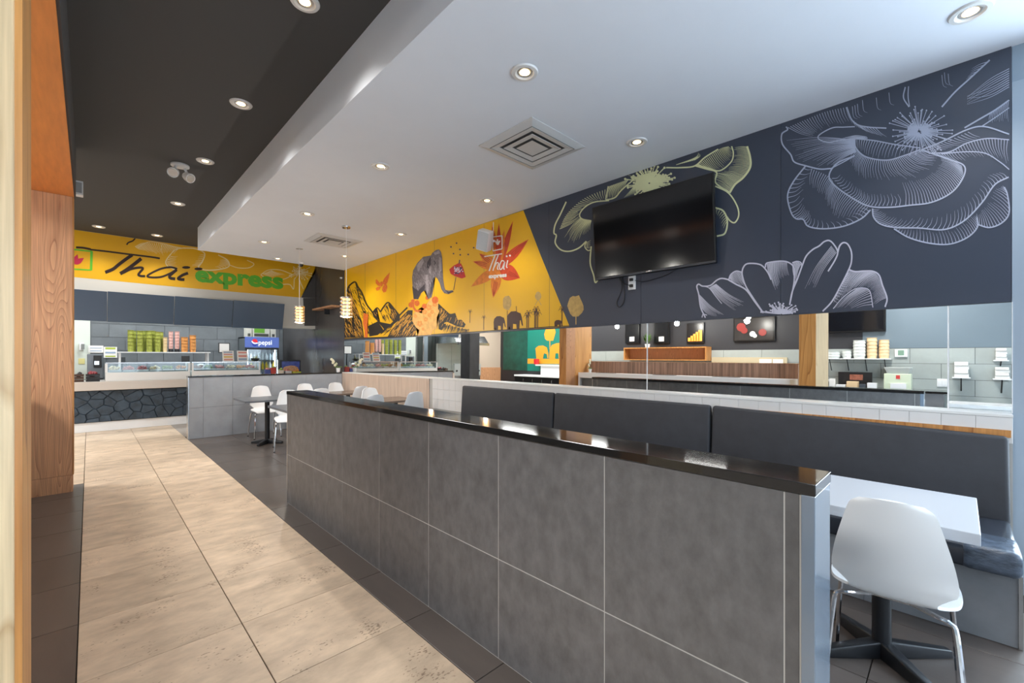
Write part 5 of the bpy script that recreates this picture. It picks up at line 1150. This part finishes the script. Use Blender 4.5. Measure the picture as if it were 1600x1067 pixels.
# spot lamps on the left wall that flare at the top of the mirror
m_flare = mat('cool_bulb', (255, 250, 240), emit=60)
for i, (u, v) in enumerate(((968, 505), (1061, 499), (1170, 494))):
    p_ = via_mirror(u, v, -3.3)
    t = thing('bracket_spot', 'bright bracket spot on the left wall, %s in the mirror' % ('left', 'middle', 'right')[i], 'spotlight', p_, 0, 'bracket spots')
    MB().tube([(XW + .001, p_.y, p_.z + .46), (-3.6, p_.y, p_.z + .40), (-3.34, p_.y, p_.z + .1)], .012, 8).build('arm', m_blackmetal, t); MB().tube([p_ + Vector((-.05, 0, .12)), p_ + Vector((.0, 0, .03))], [.05, .08], 16).build('shade', m_trim, t, smooth=True)
    MB().ball(p_ + Vector((.01, 0, .01)), .055).build('bulb', m_flare, t, smooth=True)
    l = bpy.data.lights.new('spot_glow', 'POINT'); l.energy = 14; l.color = (1, .96, .88); l.shadow_soft_size = .06; o = bpy.data.objects.new('spot_glow', l); COL.objects.link(o); o.parent = t; o.location = (.12, 0, -.1)
# oak wall box with plant
a, b = via_mirror(975, 562, -3.7), via_mirror(1104, 540, -3.7); y0, y1 = b.y, a.y
t = thing('wall_box_shelf', 'long open oak box shelf on the left wall', 'shelf', (-3.85, (y0 + y1) / 2, a.z))
MB().box(XW + .013, -3.7, y0, y1, b.z - .03, b.z).build('top_board', m_wood_amber, t); MB().box(XW + .013, -3.7, y0, y1, a.z, a.z + .03).build('bottom_board', m_wood_amber, t)
for y in (y0, y1 - .03): B(XW + .013, -3.7, y, y + .03, a.z + .03, b.z - .03).build('side_board', m_wood_amber, t)
B(XW + .013, XW + .03, y0 + .03, y1 - .03, a.z + .03, b.z - .03).build('back_board', m_wood_brown, t)
def bushy(label, x, y, z, r, hgt, n=46, hang=False):
    t = thing('potted_plant', label, 'plant', (x, y, z)); MB().lathe([(0, 0), (.06, 0), (.075, .1), (.065, .1), (0, .09)], (x, y, z + .001), 14).build('pot', m_white if not hang else m_black, t, smooth=True)
    mb = MB()
    for _ in range(n):
        d = Vector((rs.gauss(0, 1), rs.gauss(0, 1), rs.uniform(.1, 1.6))).normalized(); c_ = Vector((x, y, z + .1)); e = c_ + d * r * rs.uniform(.6, 1.1) + Vector((0, 0, hgt * .3)); s_ = d.cross(Vector((0, 0, 1))).normalized() * .022
        m_ = c_.lerp(e, .6)
        mb.poly([c_, m_ + s_, e, m_ - s_])
    mb.build('foliage', m_leaf if not hang else mat('dark_leaf', (40, 60, 36), rough=.5), t)
p_ = via_mirror(1012, 540, -3.8); bushy('bushy green plant on top of the oak box shelf', -3.80, p_.y, b.z + .001, .2, .45)
# bar inside the portal
bar = thing('white_bar', 'white bar counter with brown bamboo back panel between the oak panels', 'counter', (-.8, 4.0, 0))
m_bar = mat('white_bar_top', (238, 241, 244), rough=.3)
B(-.95, -.46, 1.95, 6.28, .95, 1.07).build('bar_top', m_bar, bar, bevel=.004); B(-.90, -.55, 2.0, 6.22, .0, .949).build('bar_body', mat('grey_bar_body', (96, 100, 104), rough=.5), bar)
B(-.94, -.52, 6.285, 6.33, .0, 1.07).build('bar_end', m_bar, bar)
B(-1.01, -.955, 1.95, 6.33, .0, 1.33).build('back_panel', mat('bamboo_brown', (158, 126, 108), rough=.6, var=.55, scale=(30, 26, .8), detail=4), bar)
B(-1.03, -.95, 1.94, 6.34, 1.331, 1.34).build('panel_rail', m_wood_brown, bar)
orchid('yellowish orchid in a white pot at the far end of the bar', -.6, 6.05, 1.0705, .30, .04, 1.2)
for i, y in enumerate((5.6, 4.2, 3.0)):
    tag(B(-.66, -.5, y - .22, y + .22, 1.0705, 1.077).build('place_mat', m_black, bevel=.001), 'black place mat on the white bar, %s from the oak panel' % ('first', 'second', 'third')[i], 'mat', 'place mats')
bp_ = thing('beige_board', 'beige board with white notices on the left wall below the framed poster', 'notice board', (-4.0, 2.3, 1.2)); a, b = via_mirror(1112, 572, -4.0), via_mirror(1230, 556, -4.0)
B(XW + .013, -4.0, b.y, a.y, a.z, b.z).build('board', mat('beige_board', (190, 176, 146), rough=.6), bp_)
for u0, u1 in ((1187, 1206), (1208, 1224)): c1, c2 = via_mirror(u0, 571, -3.995), via_mirror(u1, 559, -3.995); B(-3.9995, -3.99, c2.y, c1.y, c1.z, c2.z).build('notice', m_paper, bp_)
# right of the portal in the mirror: television, cup shelf, counter things, brackets with papers, marble counter
t, *_ = framed('wall_television', 'black television on the left wall near the window side', 1282, 1384, 470, 518, mat('tv_glass', (16, 18, 24), rough=.12), 'television', X=-3.95)
a, b = via_mirror(1287, 558, -3.75), via_mirror(1392, 556.5, -3.75)
t = thing('wire_bracket_shelf', 'white bracket shelf with takeaway containers on the left wall', 'shelf', (-3.9, (a.y + b.y) / 2, a.z)); zs = a.z + .012
B(XW + .013, -3.75, b.y, a.y, a.z - .005, zs).build('board', m_white, t)
for k in range(4): y = b.y + .1 + (a.y - b.y - .2) * k / 3; MB().tube([(-3.78, y, a.z - .006), (XW + .02, y, a.z - .25)], .008, 6).build('bracket', m_blackmetal, t)
def cyl_stack(label, u0, u1, v, m_, X, ribs=5, grp=None, name='container_stack'):
    a, b = via_mirror(u0, v, X), via_mirror(u1, v, X); r = abs(a.y - b.y) / 2; hgt = a.z - zs; y = (a.y + b.y) / 2; prof = [(0, 0), (r * .85, 0)]
    for k in range(ribs): z = hgt * (k + 1) / ribs; prof += [(r * .9, z - .008), (r, z - .006), (r, z)]
    prof.append((0, hgt)); tag(MB().lathe(prof, (X, y, zs + .001), 18).build(name, m_, smooth=True), label, 'containers', grp)
m_tr = mat('frosted_plastic', (206, 210, 206), rough=.4); m_kr2 = mat('beige_kraft', (222, 192, 150), rough=.6)
cyl_stack('low frosted container stack at the left end of the bracket shelf', 1290, 1313, 547, m_tr, -3.9, 3, 'takeaway stacks'); cyl_stack('short frosted container stack, second on the bracket shelf', 1316, 1331, 545, m_tr, -3.9, 3, 'takeaway stacks')
cyl_stack('tall frosted container stack with small lids on the bracket shelf', 1333, 1353, 529, m_tr, -3.9, 6, 'takeaway stacks'); cyl_stack('taller beige kraft bowl stack on the bracket shelf', 1354, 1371, 525, m_kr2, -3.92, 6, 'takeaway stacks'); cyl_stack('beige kraft bowl stack at the right end of the bracket shelf', 1373, 1390, 528, m_kr2, -3.92, 6, 'takeaway stacks')
def wbox(name, label, cat, u0, u1, v0, v1, X, dx, m_, bev=.004, grp=None):
    a, b = via_mirror(u0, v1, X), via_mirror(u1, v0, X); y0, y1 = sorted((a.y, b.y)); return tag(B(X - dx, X, y0, y1, a.z, b.z).build(name, m_, bevel=bev), label, cat, grp), y0, y1, a.z, b.z
o, y0, y1, z0, z1 = wbox('thermostat', 'white thermostat with a small green display on the left wall', 'thermostat', 1398, 1418, 542, 554, -4.0, .037, m_white); B(-3.9995, -3.997, y0 + .05, y1 - .05, z0 + .03, z1 - .02).build('display', mat('green_display', (120, 150, 130), rough=.3), o)
o, y0, y1, z0, z1 = wbox('light_switch', 'white triple light switch plate on the left wall tiles', 'switch', 1464, 1480, 588, 600, -4.02, .017, m_white)
for k in range(3): y = y0 + (y1 - y0) * (k + .5) / 3; B(-4.0195, -4.012, y - .015, y + .015, z0 + .03, z1 - .03).build('rocker', m_trim, o)
SC = -3.2
sc_ = thing('service_counter', 'dark service counter on the left wall side with register things', 'counter', (-3.5, 1.4, 0)); a, b = via_mirror(1284, 606, SC), via_mirror(1458, 606, SC)
zc = .85; B(XW + .013, SC, .15, 2.3, zc - .04, zc).build('worktop', m_cap, sc_); B(XW + .05, SC - .03, .2, 2.25, .0, zc - .041).build('cabinet', m_gtile2, sc_)
def onc(name, label, cat, u0, u1, v0, X, dx, m_, grp=None, bev=.004):
    a, b = via_mirror(u0, v0, X), via_mirror(u1, v0, X); y0, y1 = sorted((a.y, b.y)); return tag(B(X - dx, X, y0, y1, zc + .001, a.z).build(name, m_, bevel=bev), label, cat, grp), y0, y1, a.z
onc('paper_bag', 'narrow white paper bag on the service counter, left of two', 'bag', 1286, 1294, 590, -3.4, .12, m_paper, 'white paper bags'); onc('paper_bag', 'narrow white paper bag on the service counter, right of two', 'bag', 1296, 1304, 589, -3.4, .12, m_paper, 'white paper bags')
onc('plastic_tub', 'low white plastic tub on the service counter', 'tub', 1306, 1321, 598, -3.4, .2, m_white); onc('cardboard_box', 'small kraft box beside the tilted screen', 'box', 1323, 1340, 593, -3.4, .2, m_kr2)
o, y0, y1, z1 = onc('order_screen', 'black screen with food picture on the service counter', 'screen', 1310, 1363, 578, -3.75, .05, m_black); B(-3.7495, -3.745, y0 + .15, y1 - .2, zc + .15, z1 - .05).build('food_print', mat('food_print', (140, 84, 66), rough=.4, var=.5, scale=(14, 14, 14)), o)
onc('receipt_tray', 'white receipt tray right of the order screen', 'tray', 1355, 1370, 595, -3.4, .15, m_white); onc('card_reader', 'dark card reader next to the receipt tray', 'card reader', 1343, 1352, 597, -3.38, .1, mat('reader_grey', (70, 76, 84), rough=.4))
t = thing('slicing_machine', 'pale green and white food machine with red label on the service counter', 'machine', (0, 0, 0)); a, b = via_mirror(1381, 600, -3.35), via_mirror(1424, 571, -3.35); y0, y1 = b.y, a.y; t.location = (-3.5, (y0 + y1) / 2, zc)
m_mg = mat('pale_green_enamel', (206, 216, 190), rough=.3)
B(-3.7, -3.36, y0, y1, zc + .001, b.z - .12).build('body', m_mg, t, bevel=.012); MB().hexa([(-3.68, y0 + .02, b.z - .12), (-3.4, y0 + .05, b.z - .12), (-3.4, y1 - .05, b.z - .12), (-3.68, y1 - .02, b.z - .12), (-3.68, y0, b.z), (-3.34, y0, b.z), (-3.34, y1, b.z), (-3.68, y1, b.z)]).build('hopper', m_tr, t, bevel=.006)
B(-3.3595, -3.355, y0 + .16, y1 - .18, b.z - .22, b.z - .15).build('red_label', mat('label_red', (200, 60, 56), rough=.5), t); B(-3.3595, -3.34, y0 + .07, y1 - .1, zc + .02, zc + .12).build('tray', m_white, t)
for i, (u0, u1, v0, v1) in enumerate(((1490, 1514, 561, 585), (1554, 1578, 569, 587), (1555, 1574, 539, 558))):
    a, b = via_mirror(u0, v1, -3.8), via_mirror(u1, v0, -3.8); y0, y1 = sorted((a.y, b.y))
    t = thing('bracket_rack', 'white paper stack on a wall bracket, ' + ('by the mirror joint', 'lower one near the window', 'upper one near the window')[i], 'paper stack', (-3.9, (y0 + y1) / 2, a.z), 0, 'wall paper stacks')
    B(XW + .013, -3.79, y0 - .02, y1 + .02, a.z - .02, a.z).build('plate', m_white, t); MB().tube([(-3.83, (y0 + y1) / 2, a.z - .02), (XW + .02, (y0 + y1) / 2, a.z - (.26 if i < 2 else .1))], .01, 6).build('bracket', m_blackmetal, t)
    n = 4
    for k in range(n): f = (b.z - a.z) / n; B(-4.0 + .02 * (k % 2), -3.82 + .02 * (k % 2), y0 + .01 * (k % 2), y1 - .01, a.z + f * k + .001, a.z + f * (k + 1) - .002).build('bundle', m_paper, t, bevel=.006)
mc = thing('marble_counter', 'low white marbled counter near the camera on the left side', 'counter', (-1.5, -.5, 0))
B(-1.9, -1.2, -1.6, .13, .72, .775).build('marble_top', mat('white_marble', (222, 224, 226), rough=.2, var=.08, scale=(9, 9, 9)), mc, bevel=.004); B(-1.85, -1.25, -1.55, .1, .0, .719).build('marble_body', MATS['white_marble'], mc)
# sinks with the teal mural and the kitchen's left end
tm = thing('teal_mural', 'teal wall panel with orange elephant silhouettes on the left wall', 'mural', (XW, 11, .9))
m_teal = mat('mural_teal', (24, 116, 100), rough=.4); m_teal2 = mat('mural_dark_teal', (26, 78, 66), rough=.4, var=.35, scale=(3, 3, 3)); m_or = mat('mural_flat_orange', (226, 148, 40), rough=.5)
ya, yb_, yc = via_mirror(787, 530, XW).y, via_mirror(825, 530, XW).y, via_mirror(884, 530, XW).y
B(XW + .002, XW + .012, yb_ + .002, ya, .95, 2.8).build('teal_panel', m_teal2, tm); B(XW + .002, XW + .012, yc, yb_ - .002, .95, 2.8).build('teal_panel', m_teal, tm)
pm = Print(lambda u, v, L: (lambda p_: Vector((XW + .012 + .002 * L, p_.y, p_.z)))(via_mirror(u, v, XW + .012)), (.96, 2.79))
q, s = (720, 480), 6.667
for P_ in ([(700, 538), (1060, 538), (1060, 590), (700, 590)], [(792, 540), (785, 470), (780, 430), (810, 405), (860, 400), (900, 420), (915, 480), (918, 530), (905, 530), (900, 490), (870, 480), (858, 540)], [(925, 535), (930, 440), (950, 395), (1000, 375), (1060, 370), (1060, 500), (1045, 535), (1025, 535), (1020, 480), (990, 480), (985, 540)], [(880, 330), (870, 280), (890, 222), (980, 222), (990, 260), (965, 350), (900, 350)]): pm.fill(cv(q, s, P_), 1)
pm.line(cv(q, s, [(930, 350), (932, 440)]), 1.2, 1, smooth=False); pm.build('orange_print', m_or, tm)
sk = thing('sink_counter', 'black sink cabinet with stepped white top before the teal mural', 'counter', (-3.6, 10.4, 0))
y0, y1 = via_mirror(878, 600, -3.35).y, via_mirror(804, 600, -3.35).y
B(XW + .013, -3.4, y0, y1, .1, .76).build('cabinet', m_frame_b, sk); B(XW + .013, -3.37, y0 - .02, y1 + .02, .761, .82).build('sink_top', m_bar, sk, bevel=.004); B(XW + .013, -3.8, y0, y1 - .9, .821, 1.15).build('rear_basin', m_white, sk, bevel=.01); B(XW + .013, -3.74, y0 - .02, y1 - .7, 1.151, 1.2).build('rear_ledge', m_cream_band, sk); B(XW + .05, -3.45, y0 + .02, y1 - .02, 0, .099).build('plinth', m_black, sk)
for k in range(4): y = y0 + (y1 - y0) * (.2 + .2 * k); MB().tube([(-3.399, y, .55), (-3.37, y, .57), (-3.37, y, .66), (-3.399, y, .68)], .008, 6).build('handle', m_chrome, sk)
p_ = via_mirror(827, 568, -3.85); tag(MB().lathe([(0, 0), (.09, 0), (.1, .2), (.08, .2), (0, .19)], (-3.88, p_.y - .35, 1.2005), 16).build('red_tub', mat('red_plastic', (196, 36, 44), rough=.4), smooth=True), 'red plastic tub on the ledge behind the sinks', 'tub')
col_ = thing('slate_column', 'dark slate clad column at the left end of the food counter', 'column', (-1.25, 11.3, 0)); B(-1.45, -1.05, 11.12, 11.6, 0, ZC - .001).build('column_body', mat('column_slate', (44, 44, 47), rough=.6, var=.4, scale=(5, 5, 2.5)), col_)
end_ = struct(B(-2.95, -4.05, 12.9, 13.28, 0, ZC).build('trim_2', mat('beige_passage_paint', (196, 178, 160), rough=.6), flat_origin=True)); B(-4.05, -2.95, 12.88, 12.9, .0, 1.05).build('wainscot', m_wood_brown, end_)
hd = thing('extractor_hood', 'long stainless extractor hood over the cooking range', 'hood', (-1.9, 12.7, 1.9)); MB().hexa([(-2.6, 11.95, 1.92), (-1.15, 11.95, 1.92), (-1.15, 13.27, 1.92), (-2.6, 13.27, 1.92), (-2.6, 12.2, 2.2), (-1.15, 12.2, 2.2), (-1.15, 13.27, 2.2), (-2.6, 13.27, 2.2)]).build('canopy', m_steel, hd); B(-2.6, -1.15, 11.93, 11.96, 1.86, 1.95).build('rim', m_steel, hd)
rg = thing('cooking_range', 'stainless cooking range with knobs under the hood', 'stove', (-1.9, 12.8, 0)); B(-2.5, -1.3, 12.3, 13.25, 0.02, .95).build('body', m_steel, rg, bevel=.006); B(-2.5, -1.3, 12.28, 12.33, .78, 1.2).build('panel', mat('range_steel', (186, 192, 190), rough=.3, metal=.6), rg)
for k in range(5): MB().lathe([(0, -.03), (.03, -.03), (.03, 0), (0, 0)], (-2.4 + k * .25, 12.279, .95), 12, axis='y').build('knob', m_black, rg)
# unseen panels added to light the left room
for i, (x, y) in enumerate(((-2.6, .6), (-2.6, 4.4), (-2.6, 8.2), (-2.4, 10.9))):
    t = thing('added_fill_panel', 'unseen added fill panel in the left room, %s from the shop front' % ORD[i], 'ceiling light', (x, y, ZC - .05), 0, 'added left room fill panels')
    B(x - .3, x + .3, y - .3, y + .3, ZC - .05, ZC - .0015).build('housing', m_white, t); B(x - .28, x + .28, y - .28, y + .28, ZC - .055, ZC - .0505).build('diffuser', m_fill, t)
    l = bpy.data.lights.new('fill_panel_lamp', 'AREA'); l.size = 1.6 if i > 1 else 1.0; l.energy = E_LEFT * (1 if i > 1 else .8); l.color = (1, .98, .95); o = bpy.data.objects.new('fill_panel_lamp', l); COL.objects.link(o); o.parent = t; o.location = (0, 0, -.02)
